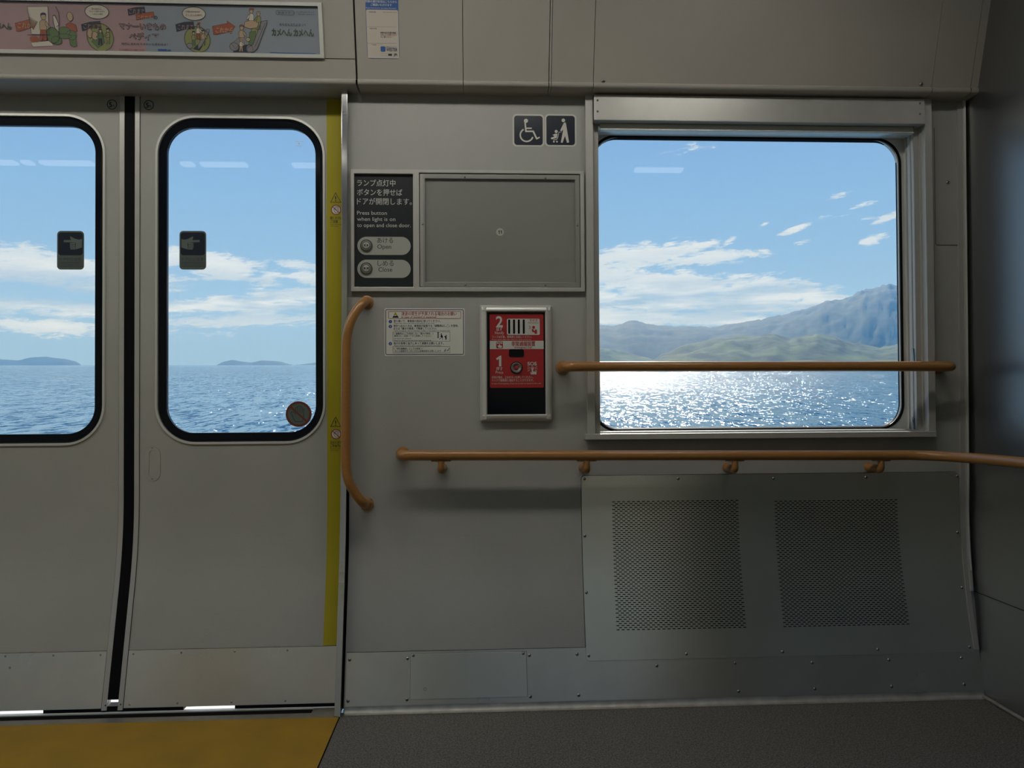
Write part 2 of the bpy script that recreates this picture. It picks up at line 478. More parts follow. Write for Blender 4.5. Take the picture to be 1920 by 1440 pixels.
def tube(name, pts, r, m, parent=None, n=20, caps=True):
    pts = [Vector(p) for p in pts]; bm = bmesh.new(); rings = []; up = None
    for i, p in enumerate(pts):
        t = (pts[min(i + 1, len(pts) - 1)] - pts[max(i - 1, 0)]).normalized()
        if up is None: up = t.orthogonal().normalized()
        up = (up - t * up.dot(t)).normalized(); s = t.cross(up)
        rr = r[i] if isinstance(r, (list, tuple)) else r
        rings.append([bm.verts.new(p + (up * math.cos(2 * PI * k / n) + s * math.sin(2 * PI * k / n)) * rr) for k in range(n)])
    for a, b in zip(rings, rings[1:]):
        for k in range(n): bm.faces.new((a[k], a[(k + 1) % n], b[(k + 1) % n], b[k]))
    if caps: bm.faces.new(rings[0][::-1]); bm.faces.new(rings[-1])
    bmesh.ops.recalc_face_normals(bm, faces=bm.faces[:])
    me = bpy.data.meshes.new(name); bm.to_mesh(me); bm.free(); me.materials.append(MATS[m])
    return finish(name, me, parent, True)
def fillet(pts, rad, n=8):
    """polyline with rounded corners"""
    pts = [Vector(p) for p in pts]; out = [pts[0]]
    for i in range(1, len(pts) - 1):
        a, p, b = pts[i - 1], pts[i], pts[i + 1]; r = rad[i - 1] if isinstance(rad, list) else rad
        d1, d2 = (a - p).normalized(), (b - p).normalized()
        r = min(r, (a - p).length * .49, (b - p).length * .49)
        p0, p2 = p + d1 * r, p + d2 * r
        for k in range(n + 1):
            t = k / n; out.append(p0 * (1 - t) ** 2 + p * 2 * t * (1 - t) + p2 * t * t)
    out.append(pts[-1]); return out
def lerp(a, b, t): return a + (b - a) * t
def screw(F, px_, py_, parent, o, r=.0045, name='screw', slot=True):
    u, v = F.px(px_, py_, o)
    m = MB(F); m.dome(u, v, r, r * .55, o, 12, 3, flatr=r * .35); ob = m.build(name, 'screw_steel', parent, smooth=True)
    if slot:
        c = MB(F); a = random.uniform(0, PI / 2); w = r * .5
        for q in (a, a + PI / 2):
            c.stroke([(u - math.cos(q) * w, v - math.sin(q) * w), (u + math.cos(q) * w, v + math.sin(q) * w)], r * .22, o + r * .58)
        c.build('recess', 'screw_recess', ob)
    return ob
def B(F, x0, y0, x1, y1, o=0.0):
    """bounds on a surface of something seen from pixel x0,y0 to x1,y1"""
    xm, ym = (x0 + x1) / 2, (y0 + y1) / 2
    return (F.px(x0, ym, o)[0], F.px(xm, y1, o)[1], F.px(x1, ym, o)[0], F.px(xm, y0, o)[1])
def RR(F, x0, y0, x1, y1, r=0.0, o=0.0, n=8):
    return rect(*B(F, x0, y0, x1, y1, o), r * PXM, n)
def scl(F, x, y, o=0.0):
    a, b, c = F.px(x, y, o), F.px(x + 4, y, o), F.px(x, y + 4, o)
    return (b[0] - a[0]) / 4, (a[1] - c[1]) / 4
class PM(MB):
    """shapes given in photo pixels on a surface, all at height o"""
    def __init__(s, F, o): super().__init__(F); s.base = o; s.k = 0
    @property
    def o(s): return s.base + s.k * 1e-5
    def flat(s, loops, o): r = super().flat(loops, o); s.k += 1; return r
    def stroke(s, *a, **k): r = super().stroke(*a, **k); s.k += 1; return r
    def q(s, x, y): return s.F.px(x, y, s.o)
    def poly(s, pts): return s.flat([s.q(*p) for p in pts], s.o)
    def rr(s, x0, y0, x1, y1, r=0, n=5): return s.flat(RR(s.F, x0, y0, x1, y1, r, s.o, n), s.o)
    def ring(s, x0, y0, x1, y1, r, w):
        a = B(s.F, x0, y0, x1, y1, s.o); w *= PXM
        return s.flat([rect(*a, r * PXM, 6), rect(a[0] + w, a[1] + w, a[2] - w, a[3] - w, max(0, r * PXM - w), 6)], s.o)
    def disc(s, x, y, r, ry=None, n=24):
        u, v = s.q(x, y); return s.flat(circ(u, v, r * PXM, n, (ry or r) * PXM), s.o)
    def hoop(s, x, y, r, w, n=28, ry=None):
        u, v = s.q(x, y); r *= PXM; w *= PXM; ry = (ry * PXM if ry else r)
        return s.flat([circ(u, v, r, n, ry), circ(u, v, r - w, n, ry - w)], s.o)
    def line(s, pts, w, closed=False): return s.stroke([s.q(*p) for p in pts], w * PXM, s.o, closed)
    def t(s, st, x, y, h, w=None, bold=0.0, align='l', slant=0.0):
        su, sv = scl(s.F, x, y, s.o); u, v = s.q(x, y)
        if bold > 0 and any(0x4e00 <= ord(c) <= 0x9fff for c in st):     # heavier ideographs: struck twice
            d = h * sv * bold * 2.2
            s.text(st, u - d / 2, v, h * sv, s.o + 1e-5, None if w is None else w * su, 0.0, align, slant); u += d / 2; bold = 0.0
        s.k += 2
        return s.text(st, u, v, h * sv, s.o, None if w is None else w * su, bold, align, slant)
EPS = .0006

# ================================================================== THE CARRIAGE
XD0 = -1.705                       # far (left) side of the doorway
XP = WALL.px(654, 600)[0]          # edge of the wall beside the door pocket
# --- floor
struct(box_mesh('floor', (-8, -.75, -.06), (XE + .02, 2.1218, 0), 'floor_speckle'))
box_mesh('edge_strip', (-.3915, 2.1218, -.06), (XE + .02, 2.152, 0), 'floor_speckle', bpy.data.objects['floor'])
box_mesh('edge_strip', (-8, 2.1218, -.06), (XD0, 2.152, 0), 'floor_speckle', bpy.data.objects['floor'])
yf = box_mesh('floor_marking', (XD0, 1.25, 0), (-.394, 2.122, .0012), 'floor_yellow'); struct(yf)
struct(box_mesh('trim_floor_joint', (-.394, 1.25, 0), (-.391, 2.122, .0014), 'dark_slot'))
# --- door sill
DB = (DOOR.px(400, 1323)[1] + DOOR.px(100, 1332)[1]) / 2      # underside of the door leaves
sill = struct(box_mesh('trim_door_sill', (XD0, 2.122, -.04), (-.392, 2.30, -.0005), 'sill_metal'))
ridge_end = FLOOR.px(587, 1330)[0]
box_mesh('ridge', (XD0, 2.181, -.0005), (ridge_end, 2.187, .003), 'bright_aluminium', sill)
box_mesh('groove', (XD0, 2.158, -.0005), (ridge_end, 2.181, .0002), 'dark_slot', sill)
xa = [DOOR.px(80, 1336)[0], DOOR.px(343, 1328)[0], DOOR.px(440, 1326)[0]]
for x0, x1 in ((xa[0], xa[1]), (xa[2], -.40)):
    box_mesh('seal', (x0, 2.196, -.0005), (x1, 2.226, DB + .006), 'rubber', sill)
box_mesh('added_slit_plate', (XD0, 2.19, -.0005), (-.40, 2.40, .001), 'slit_plate_white', sill)  # added white plate that catches the sun, makes the bright slits under the doors

# --- side wall with its window hole
wo = B(WALL, 1116, 232, 1728, 808)
mb = MB(WALL)
mb.prism([rect(XP, 0.0, XE + .03, 1.95), rect(*wo)], -.03, 0, back=True)
wall = struct(mb.build('wall_side', 'wall_melamine'))
mb = MB(WALL); mb.prism(rect(XD0 - .03, 0, XE + .03, .0 + .55), -.060, -.056); 
# outer skin behind the heater and the wall beside the doorway
mb = MB(WALL)
mb.prism([rect(-8, 0.0, XD0, 1.95), rect(-3.6, .78, -2.2, 1.68, .08), rect(-6.3, .78, -4.9, 1.68, .08)], -.03, 0, back=True)
struct(mb.build('wall_side_far', 'wall_melamine'))
mb = MB(FLAT); mb.flat(rect(-3.6, .78, -2.2, 1.68, .08), -.015); struct(mb.build('window_3', 'pane_glass'))
mb = MB(FLAT); mb.flat(rect(-6.3, .78, -4.9, 1.68, .08), -.015); struct(mb.build('window_4', 'pane_glass'))
# dark pocket between the post and the wall, behind the door edge
mb = MB(WALL); mb.prism(rect(WALL.px(645, 600)[0], 0.0, XP + .02, 1.9), -.045, -.032, back=True)
struct(mb.build('trim_door_pocket', 'rubber'))
# door header
mb = MB(WALL); mb.prism(rect(XD0, WALL.px(400, 172)[1], XP, 1.95), -.075, .012, back=True)
hd = struct(mb.build('trim_door_header', 'grey_trim'))
mb = MB(WALL)
mb.prism(rect(XD0, WALL.px(400, 165.5)[1] , XP - .02, WALL.px(400, 166.5)[1]), .012, .016); mb.build('ridge', 'bright_aluminium', hd)
mb = MB(WALL)
a = B(WALL, 390, 160, 495, 167, .013); mb.prism([(a[0], a[3]), (a[0] + .012, a[1]), (a[2], a[1]), (a[2], a[3])], .012, .0135)
mb.build('cover', 'dark_print', hd)
mb = MB(WALL)
for x, y in ((220, 160), (251, 160)):
    u, v = WALL.px(x, y, .0135); mb.flat(circ(u, v, .0022, 10), .0135)
mb.build('hole', 'dark_slot', hd)

# --- cove: slanting panels above the windows
CV = .45
cuts = [(-300, 0), (667, .0026), (868, .0009), (1030, .0011), (1034.5, .0008), (1114, .0009), (1755, .0007), (1829, .0008), (1850, 0)]
us = [COVE.px(x, 100)[0] for x, _ in cuts]; us[0] = -8; us[-1] = XE + .01
for i in range(len(us) - 1):
    u0, u1 = us[i] + cuts[i][1], us[i + 1] - cuts[i + 1][1]
    mb = MB(COVE); mb.prism(rect(u0, .010, u1, CV), -.02, 0, back=True)
    p = struct(mb.build('trim_cove', 'cove_panel'))
    # rolled lower lip
    prof = [(.010, 0.0), (.007, .0045), (.001, .0062), (-.004, .0050), (-.007, .001)]
    bm = bmesh.new()
    def cvp(u, v, o): return COVE.to3(u, v, o)
    rows = []
    for u in (u0, u1):
        r = [cvp(u, v, o) for v, o in prof]
        last = r[-1]; r.append(Vector((u, YW + .02, last.z - .003)))
        rows.append([bm.verts.new(q) for q in r])
    for a, b in zip(range(len(rows[0]) - 1), range(1, len(rows[0]))):
        bm.faces.new((rows[0][a], rows[1][a], rows[1][b], rows[0][b]))
    me = bpy.data.meshes.new('lip'); bm.normal_update()
    bm.to_mesh(me); bm.free(); me.materials.append(MATS['cove_panel'])
    finish('lip', me, p, True)
# dark void behind the joints
mb = MB(COVE); mb.prism(rect(-8, .0, XE, CV), -.03, -.022, back=True); struct(mb.build('trim_cove_backing', 'dark_slot'))
# horizontal seam left of the wide joint
mb = MB(COVE); a = B(COVE, 605, 109.5, 665, 110.7); mb.flat(rect(a[0] - 1.6, a[1], us[1] - .002, a[3]), EPS); struct(mb.build('trim_cove_seam', 'dark_slot'))
for x, y in ((1131, 152), (1727, 158)): screw(COVE, x, y, None, .0, .0062, 'trim_screw').update({'x': 1}) if False else struct(screw(COVE, x, y, None, .0, .0062, 'trim_screw'))

# --- end wall, opposite side, ceiling
mb = MB(END)
mb.prism(rect(-YW - .02, 0, .75, 2.3), -.03, 0, back=True); ew = struct(mb.build('wall_end', 'end_panel'))
va, vb = END.px(1826, 1108)[1], END.px(1920, 1146)[1]
mb = MB(END); mb.prism(rect(-YW - .02, 0, .75, (va + vb) / 2), 0, .0012); kp = mb.build('kick_panel', 'end_panel', ew)
mb = MB(END); mb.flat(rect(-YW - .02, (va + vb) / 2, .75, (va + vb) / 2 + .0016), .0016); mb.build('joint', 'dark_slot', ew)
# coved base along the end wall
ebs = struct(box_mesh('baseboard_end', (END.X(0) - .012, -.75, 0), (END.X(0) - .0012, 2.143, .010), 'foot_metal', None, .004))
CEIL = 2.24
struct(box_mesh('ceiling', (-8, -.755, CEIL), (XE + .02, 2.12, CEIL + .05), 'ceiling_white'))
# opposite side of the carriage
YO = -.72
OPP = PlaneF((0, YO, 0), (1, 0, 0), (0, 0, 1), (0, 1, 0))
mb = MB(OPP)
mb.prism([rect(-8, 0, XE + .02, 2.3), rect(-.15, .85, 1.25, 1.72, .07), rect(-1.60, .75, -1.12, 1.75, .07), rect(-.95, .75, -.47, 1.75, .07), rect(-3.7, .82, -2.1, 1.72, .07), rect(-6.2, .82, -4.6, 1.72, .07)], -.04, 0, back=True)
struct(mb.build('wall_opposite', 'opposite_panel'))
struct(box_mesh('wall_far', (-8.05, YO, 0), (-8, YW, 2.3), 'wall_melamine'))
st = empty('viewer_stand_in', (-.03, -.36, 0)); thing(st, 'added dark case on the floor, stand-in for the reflected viewer', 'viewer_stand_in')  # added unseen case: stands in for the viewer's dark reflection in the steel
box_mesh('body', (-.27, -.52, .06), (.21, -.20, .84), 'stand_in_blue', st, .03)
for x_ in (-.20, .14):
    for y_ in (-.47, -.25): tube('wheel', [(x_ - .012, y_, .03), (x_ + .012, y_, .03)], .0298, 'rubber', st, 16)
tube('pull_grip', [(-.12, -.46, .82), (-.12, -.46, 1.02), (.06, -.46, 1.02), (.06, -.46, .82)], .008, 'screw_steel', st, 10)
# ceiling lights: two rows of lamps
def lamp(x0, x1, y, hw, em, lb):
    l = empty('ceiling_light', ((x0 + x1) / 2, y, CEIL)); thing(l, lb, 'lamp', 'ceiling lamps')
    box_mesh('housing', (x0, y - hw - .01, CEIL - .012), (x1, y + hw + .01, CEIL - .0005), 'bright_aluminium', l)
    box_mesh('diffuser', (x0 + .01, y - hw, CEIL - .026), (x1 - .01, y + hw, CEIL - .0122), em, l)
def where(x0, x1): return 'farthest left' if x1 < -4 else 'left of the doorway' if x1 < -2.8 else 'above the left door leaf' if x1 < -1.9 else 'above the right door leaf' if x0 < -1.3 else 'above the grab rail' if x0 < .2 else 'above the large window'
NL = ['farthest long narrow ceiling lamp over the aisle', 'long narrow ceiling lamp left of the doorway', 'short lamp reflected at the left edge of the left door pane', 'very short lamp reflected beside the left edge of the left door pane',
      'narrow lamp reflected across the right half of the left door pane', 'very short lamp reflected at left in the right door pane', 'narrow lamp reflected in the middle of the right door pane', 'narrow lamp reflected at the right edge of the right door pane', 'narrow lamp reflected at upper left in the large window']
for x0, x1 in ((-5.6, -4.4), (-3.9, -2.95), (-2.68, -2.56), (-2.54, -2.47), (-2.44, -2.14), (-1.67, -1.585), (-1.56, -1.29), (-1.05, -.70), (.92, 1.22)): lamp(x0, x1, .36, .030, 'led_dim', NL.pop(0))
for x0, x1 in ((-5.6, -4.4), (-3.9, -2.9), (-2.5, -1.3), (-.9, .3), (.6, 1.1)): lamp(x0, x1, 1.42, .055, 'led_light', 'wide ceiling lamp near the doors side, ' + where(x0, x1))


# ================================================================== WINDOW beside the wheelchair space
win = struct(empty('window_1', (.9, YW, 1.2)))
fo = B(WALL, 1099.8, 180, 1751, 821, .02); fi = B(WALL, 1113.5, 183, 1737.5, 811, .02)
mb = MB(WALL); mb.prism([rect(*fo, .004, 3), rect(*fi)], -.002, .02); mb.build('frame', 'aluminium', win, bevel=.0015)
ci = B(WALL, 1123.5, 240, 1716, 807, -.008)
mb = MB(WALL); mb.prism([rect(*[fi[0] - .002, fi[1] - .002, fi[2] + .002, fi[3] + .002]), rect(*ci)], -.014, -.008); mb.build('channel', 'grey_trim', win)
# reveal from the channel back to the pane
mb = MB(WALL)
rv = [ci[0] - .0005, ci[1] - .0005, ci[2] + .0005, WALL.px(1400, 247.5, -.012)[1]]
b0 = rect(*rv); n0 = len(mb.v)
for o in (-.013, -.060): mb.v += [(p[0], p[1], o) for p in b0]
for i in range(4):
    j = (i + 1) % 4; mb.f.append((i, j, 4 + j, 4 + i))
mb.build('reveal', 'reveal_metal', win)
mb = MB(WALL); s2 = (rv[2] - .0001); 
for o in (-.024, -.046):
    mb.prism([(s2, rv[1]), (s2 - .004, rv[1]), (s2 - .004, rv[3]), (s2, rv[3])], o, o + .003)
mb.build('blind_guide', 'grey_trim', win)
go = B(GLASS, 1114, 262, 1684, 805); R0 = 44 * PXM
mb = MB(GLASS); mb.prism([rect(rv[0] - .01, rv[1] - .01, rv[2] + .01, ci[3] + .03), rect(*go, R0 + .008, 12)], -.006, .006); mb.build('pane_surround', 'bright_aluminium', win)
g1 = (go[0] - .009, go[1] - .003, go[2] + .010, go[3] + .007)
mb = MB(GLASS); mb.bead(rect(*g1, R0 + .009, 12), [(-.002, .005), (0, .009), (.006, .008), (.0105, 0), (.0105, -.006)]); mb.build('gasket', 'rubber', win, smooth=True)
mb = MB(GLASS); mb.flat(rect(*[g1[0] - .004, g1[1] - .004, g1[2] + .004, g1[3] + .004], R0), 0); mb.build('pane', 'pane_glass', win)
a = B(WALL, 1114, 181.5, 1734, 228.5, .032)
mb = MB(WALL); mb.prism(rect(*a), -.03, .032, back=True); bb = mb.build('blind_box', 'aluminium', win, bevel=.0012)
for x, y in ((1120.5, 188), (1120.5, 209), (1724.5, 194), (1724.5, 213.5)): screw(WALL, x, y, bb, .032, .0034)
a = B(WALL, 1125, 228, 1713, 236, .0)
mb = MB(WALL); mb.prism(rect(*a), -.02, .004); mb.build('brush_seal', 'brush_black', win)
a = B(WALL, 1125.5, 235.5, 1712.5, 246, .004)
mb = MB(WALL); mb.prism(rect(a[0], a[1] + .004, a[2], a[3] + .002), -.012, .004); mb.prism(rect(a[0], a[1] - .002, a[2], a[1] + .003), -.010, .007); mb.build('blind_bar', 'bright_aluminium', win, bevel=.001)
a = B(WALL, 1097.5, 811.3, 1756.5, 822, .026)
mb = MB(WALL); mb.prism(rect(*a), -.058, .026, back=True); mb.build('sill', 'aluminium', win, bevel=.0012)
mb = MB(WALL)
for x, y0, y1 in ((1713, 652, 680), (1714, 782, 806)):
    u, v0 = WALL.px(x, y0, -.006); v1 = WALL.px(x, y1, -.006)[1]
    mb.prism([(u - .003, v0), (u + .002, v0 - .004), (u + .003, v1), (u, v1)], -.012, -.005)
mb.build('blind_latch', 'screw_steel', win)

# wall strip right of the window: access cover, screw, corner mouldings
mb = MB(WALL); a = B(WALL, 1753, 330, 1813, 459.5)
mb.prism(rect(*a, .005, 4), 0, .0010); cv = mb.build('access_cover', 'wall_melamine', wall)
mb = MB(WALL); mb.stroke([(a[0], a[3] + .15), (a[0], a[1] + .004), (a[0] + .004, a[1]), (a[2], a[1])], .0013, .0014); mb.build('joint', 'dark_slot', cv)
screw(WALL, 1777, 342, cv, .001, .0062)
def strip(name, xs_l, xs_r, o0, o1, m, parent=None, bevel=0.0):
    """a moulding that follows the curve of the side wall: [(x, y)...] down its two edges"""
    L = [WALL.px(x, y, o1) for x, y in xs_l]; Rr = [WALL.px(x, y, o1) for x, y in xs_r]
    mb = MB(WALL); mb.prism(L + Rr[::-1], o0, o1); return mb.build(name, m, parent, bevel=bevel)
ys = (178, 380, 600, 750, 890)
lx = [1795, 1797, 1799.5, 1800.5, 1801.8]
edge = [(x, y) for x, y in zip(lx, ys)] + [(1803, 1000), (1807.5, 1070), (1814.8, 1140), (1827, 1218)]
edge2 = [(x + 9.5, y) for x, y in edge]
edge3 = [(x + 15.5, y) for x, y in edge[:7]] + [(1825.5, 1108)]
edge2b = edge2[:7] + [(1817.5 + 2.5, 1108)]
ct = struct(strip('trim_corner', edge, edge2, 0, .007, 'grey_trim', bevel=.0008))
strip('outer_bead', [(x + .8, y) for x, y in edge2b], edge3, 0, .012, 'aluminium', ct, bevel=.0008)
strip('edge_bead', [(x + 13.5, y) for x, y in edge[:7]], [(x + 15.6, y) for x, y in edge[:7]], 0, .0155, 'bright_aluminium', ct)
mb = MB(WALL); mb.stroke([WALL.px(x, y, .0075) for x, y in [(x + 8.8, y) for x, y in edge[:7]]], .0012, .0078); mb.build('groove', 'dark_slot', ct)

# ================================================================== DOORS
XS0, XS1 = DOOR.px(235, 172)[0], DOOR.px(254, 172)[0]         # rubber nosing where the leaves meet
XS0 = (XS0 + DOOR.px(232, 850)[0]) / 2; XS1 = XS0 + 19.3 * PXM
DT = DOOR.px(440, 170)[1] + .02
wz = B(DOOR, 291, 218, 610.5, 833)
def door(side):
    right = side > 0
    x0, x1 = (XS1, WALL.px(646, 600)[0]) if right else (XD0 - .05, XS0)
    if right: w = wz
    else:
        xr = DOOR.px(198, 520)[0]; w = (xr - (wz[2] - wz[0]), wz[1], xr, wz[3])
    d = struct(empty('door_2' if right else 'door_1', ((x0 + x1) / 2, YW, 0)))
    r0 = 74 * PXM
    mb = MB(DOOR); mb.prism([rect(x0, DB, x1, DT), rect(w[0] + .004, w[1] + .004, w[2] - .004, w[3] - .004, r0 - .004, 14)], -.02, 0, back=True)
    mb.build('door_skin', 'door_skin', d)
    mb = MB(DOOR); mb.bead(rect(*w, r0, 14), [(0, 0), (.001, .004), (.0075, .004), (.0085, -.002)]); mb.build('window_rim', 'bright_aluminium', d, smooth=True)
    q = .0075
    g = (w[0] + 21.5 * PXM, w[1] + 22 * PXM, w[2] - 18.5 * PXM, w[3] - 22.5 * PXM) if right else (w[0] + 18.5 * PXM, w[1] + 22 * PXM, w[2] - 19 * PXM, w[3] - 22.5 * PXM)
    mb = MB(DOOR); mb.bead(rect(w[0] + q, w[1] + q, w[2] - q, w[3] - q, r0 - q, 14), [(0, -.003), (.004, .0015), (.009, .0)]); 
    mb.prism([rect(w[0] + q + .008, w[1] + q + .008, w[2] - q - .008, w[3] - q - .008, r0 - q - .008, 14), rect(*g, 50 * PXM, 14)], -.012, 0.0005); mb.build('gasket', 'gloss_black', d)
    mb = MB(DOOR); mb.flat(rect(g[0] - .005, g[1] - .005, g[2] + .005, g[3] + .005, 50 * PXM, 10), -.006); mb.build('pane', 'pane_glass', d)
    # edge strip beside the rubber
    e0, e1 = (x0, x0 + 8.5 * PXM) if right else (x1 - 9 * PXM, x1)
    mb = MB(DOOR); mb.prism(rect(e0, DB - .004, e1, DT), 0, .003); es = mb.build('edge_strip', 'aluminium', d, bevel=.0008)
    mb = MB(DOOR); u, v = DOOR.px(226 if right else 197.5, 1321 if right else 1323, .0035); mb.dome(u, v, .0022, .0008, .003); mb.build('screw', 'screw_recess', es)
    mb = MB(DOOR); xx = e1 + .0008 if right else e0 - .0008; mb.stroke([(xx, DB), (xx, DT)], .0012, EPS); mb.build('seam', 'dark_slot', es)
    # rubber nosing
    r = (x0 - 9.6 * PXM, x0) if right else (x1, x1 + 9.6 * PXM)
    mb = MB(DOOR); mb.prism(rect(r[0] + .0001, .035, r[1], DT), -.02, .002, back=True); mb.build('nosing', 'rubber', d)
    # kick plate
    zt = (DOOR.px(230, 1218)[1] + DOOR.px(630, 1211.5)[1]) / 2 if right else (DOOR.px(0, 1223.3)[1] + DOOR.px(200, 1221.5)[1]) / 2
    k0, k1 = (e1 + .0016, x1) if right else (x0, e0 - .0016)
    mb = MB(DOOR); mb.prism(rect(k0, DB + .001, k1, zt), 0, .0012); k = mb.build('kick_plate', 'stainless', d)
    mb = MB(DOOR); mb.stroke([(k0, zt), (k1, zt)], .0010, .0014); mb.build('seam', 'dark_slot', k)
    sp = [(250, 1226), (340, 1223.5), (440, 1221.5), (539, 1219.5), (243, 1321), (332.5, 1318.5), (434, 1316.5), (535, 1314)] if right else [(188.5, 1228), (100, 1229), (18.5, 1252), (10, 1230)]
    for x, y in sp:
        mb = MB(DOOR); u, v = DOOR.px(x, y, .0012); mb.dome(u, v, .0032, .0008, .0012, 12, 2, .002); mb.build('screw', 'button_ring', k, smooth=True)
    return d, zt
d1, _ = door(-1); d2, ZK = door(1)
# yellow strip at the trailing edge of the right leaf
y0, y1 = DOOR.px(613, 500)[0], WALL.px(646, 600)[0]
mb = MB(DOOR); mb.prism(rect(y0, ZK + .001, y1, DT), 0, EPS); mb.build('caution_strip', 'yellow_film', d2)
# recessed pull
hb = B(DOOR, 271, 838, 300.5, 902); hi = B(DOOR, 279.5, 843.5, 294, 893.5)
pull = empty('pull_handle', DOOR.to3((hb[0] + hb[2]) / 2, (hb[1] + hb[3]) / 2, 0)); pull.parent = d2; pull.location = Vector(pull['_w']) - Vector(d2['_w'])
mb = MB(DOOR); mb.prism([rect(*hb, 15 * PXM, 12), rect(*hi, 7.4 * PXM, 10)], 0, .0012); mb.build('rim', 'door_skin', pull, bevel=.0005)
mb = MB(DOOR); mb.bead(rect(*hb, 15 * PXM, 12), [(-.0008, .0004), (0, .0004)]); mb.build('outline', 'line_grey', pull)
mb = MB(DOOR); mb.bead(rect(*hi, 7.4 * PXM, 10), [(0, .0012), (.0004, -.004), (.002, -.016)]); mb.flat(rect(hi[0] + .001, hi[1] + .001, hi[2] - .001, hi[3] - .001, 6.8 * PXM, 10), -.016); mb.build('recess', 'aluminium', pull)
mb = MB(DOOR)
for x, y in ((285.5, 840), (285.3, 898)):
    u, v = DOOR.px(x, y, .0015); mb.flat(circ(u, v, .0016, 10), .0016)
mb.build('screw', 'screw_recess', pull)
# the hole behind the pull must be cut in the skin: a shallow dark cup stands behind it
# --- post at the door pocket
pl = [(640.3, 162), (640.3, 500), (640, 700), (639, 850), (637.5, 960), (635.5, 1060), (633, 1140), (630.5, 1220), (626.5, 1343)]
pr = [(651, 162), (651, 500), (650.8, 700), (650, 850), (648.8, 960), (647, 1060), (644.5, 1140), (642, 1220), (638, 1345)]
post = struct(strip('trim_door_post', pl, pr, -.03, .028, 'chrome', bevel=.0016))
mb = MB(WALL); a = B(WALL, 635, 159.5, 655, 164, .03); mb.prism(rect(*a), 0, .034); mb.build('collar', 'rubber', post)
mb = MB(WALL); a = B(WALL, 641.8, 207.5, 648.5, 215.5, .0285); mb.prism([rect(*a), rect(a[0] + .0015, a[1] + .003, a[2] - .0015, a[3] - .003)], .028, .0292); mb.build('clip', 'chrome', post)

# ================================================================== KICK PLATE and heater cover
kz = (WALL.px(700, 1222)[1] + WALL.px(1090, 1213.5)[1]) / 2
mb = MB(WALL); mb.prism(rect(XP + .004, .012, END.X(.1) - .002, kz), 0, .0015); bs = struct(mb.build('baseboard_side', 'stainless'))
mb = MB(WALL); mb.stroke([(XP + .004, kz), (END.X(.1) - .006, kz)], .0012, .0017); mb.build('seam', 'dark_slot', bs)
# rounded foot where the plate meets the floor
bm = bmesh.new(); pr_ = []
for k in range(7):
    t = k / 6 * PI / 2; pr_.append((.020 * (1 - math.sin(t)), .020 * (1 - math.cos(t))))
Yb = YW - inset(0) - .0015
rows = [[bm.verts.new((x, Yb - .016 + q * .9, .0008 + .020 - h if False else 0.0008 + (.020 - math.sqrt(max(0, .020 ** 2 - (q - .0) ** 2))) )) for q, h in [(0.0, 0), (.004, 0), (.008, 0), (.012, 0), (.015, 0), (.0175, 0), (.0192, 0), (.0199, 0)]] for x in (XP + .004, END.X(0) - .002)]
for i in range(7): bm.faces.new((rows[0][i], rows[1][i], rows[1][i + 1], rows[0][i + 1]))
me = bpy.data.meshes.new('coved_foot'); bm.normal_update(); bm.to_mesh(me); bm.free(); me.materials.append(MATS['foot_metal']); finish('coved_foot', me, bs, True)
for x, y in ((655.5, 1237), (652.5, 1314.5), (764, 1234.5), (763, 1311.5), (992.5, 1228.5), (994.5, 1306), (1082, 1226.5), (1085, 1303.5), (1231.5, 1248), (1378.5, 1243), (1523, 1242), (1667, 1237), (1802.5, 1233.5), (1808, 1283), (1672, 1287), (1528, 1291), (1385, 1296)):
    screw(WALL, x, y, bs, .0015, .0050)
ac = B(WALL, 769.5, 1224, 988, 1309, .003)
mb = MB(WALL); mb.prism(rect(*ac), .0015, .003); av = mb.build('access_cover', 'dark_stainless', bs, bevel=.0005)
mb = MB(WALL); mb.bead(rect(*ac), [(-.0006, .0018), (.0004, .0018)]); mb.build('joint', 'dark_slot', av)
for x, y in ((775, 1229), (981, 1225)): screw(WALL, x, y, av, .003, .0045)
mb = MB(WALL); u, v = WALL.px(797, 1292, .0032); mb.flat([circ(u, v, .0045, 16), circ(u, v, .0032, 16)], .0033); mb.build('lock', 'line_grey', av)
# heater cover with its two fields of slots
hc = [WALL.px(*p, .004) for p in ((1089.5, 889), (1799.5, 888), (1802, 1000), (1807, 1070), (1813, 1130), (1829, 1232), (1100, 1237))]
hL = (hc[0][0] + hc[-1][0]) / 2; hR = 1.512; hT = (hc[0][1] + hc[1][1]) / 2; hBt = (WALL.px(1100, 1237)[1] + WALL.px(1400, 1233)[1]) / 2
heat = empty('heater_cover', WALL.to3((hL + hR) / 2, (hT + hBt) / 2, .002))
thing(heat, 'stainless heater cover with two fields of small slots under the window', 'heater cover')
mb = MB(WALL); mb.prism(rect(hL, hBt, hR - .012, hT, .010, 5), .0002, .004, back=True); mb.build('plate', 'dark_stainless', heat, bevel=.0008)
mb = MB(WALL); mb.bead(rect(hL, hBt, hR - .012, hT, .010, 5), [(-.0012, .0012), (0, .0012)]); mb.build('edge_joint', 'dark_slot', heat)
for x, y in ((1096, 898), (1271.5, 897.5), (1450, 897), (1624, 895), (1795, 893), (1096.5, 1005), (1099.5, 1111), (1104, 1229.5), (1287, 1226), (1467.5, 1222), (1646, 1217.5), (1796, 998), (1804, 1101.5), (1818, 1213)):
    screw(WALL, x, y, heat, .004, .0048)
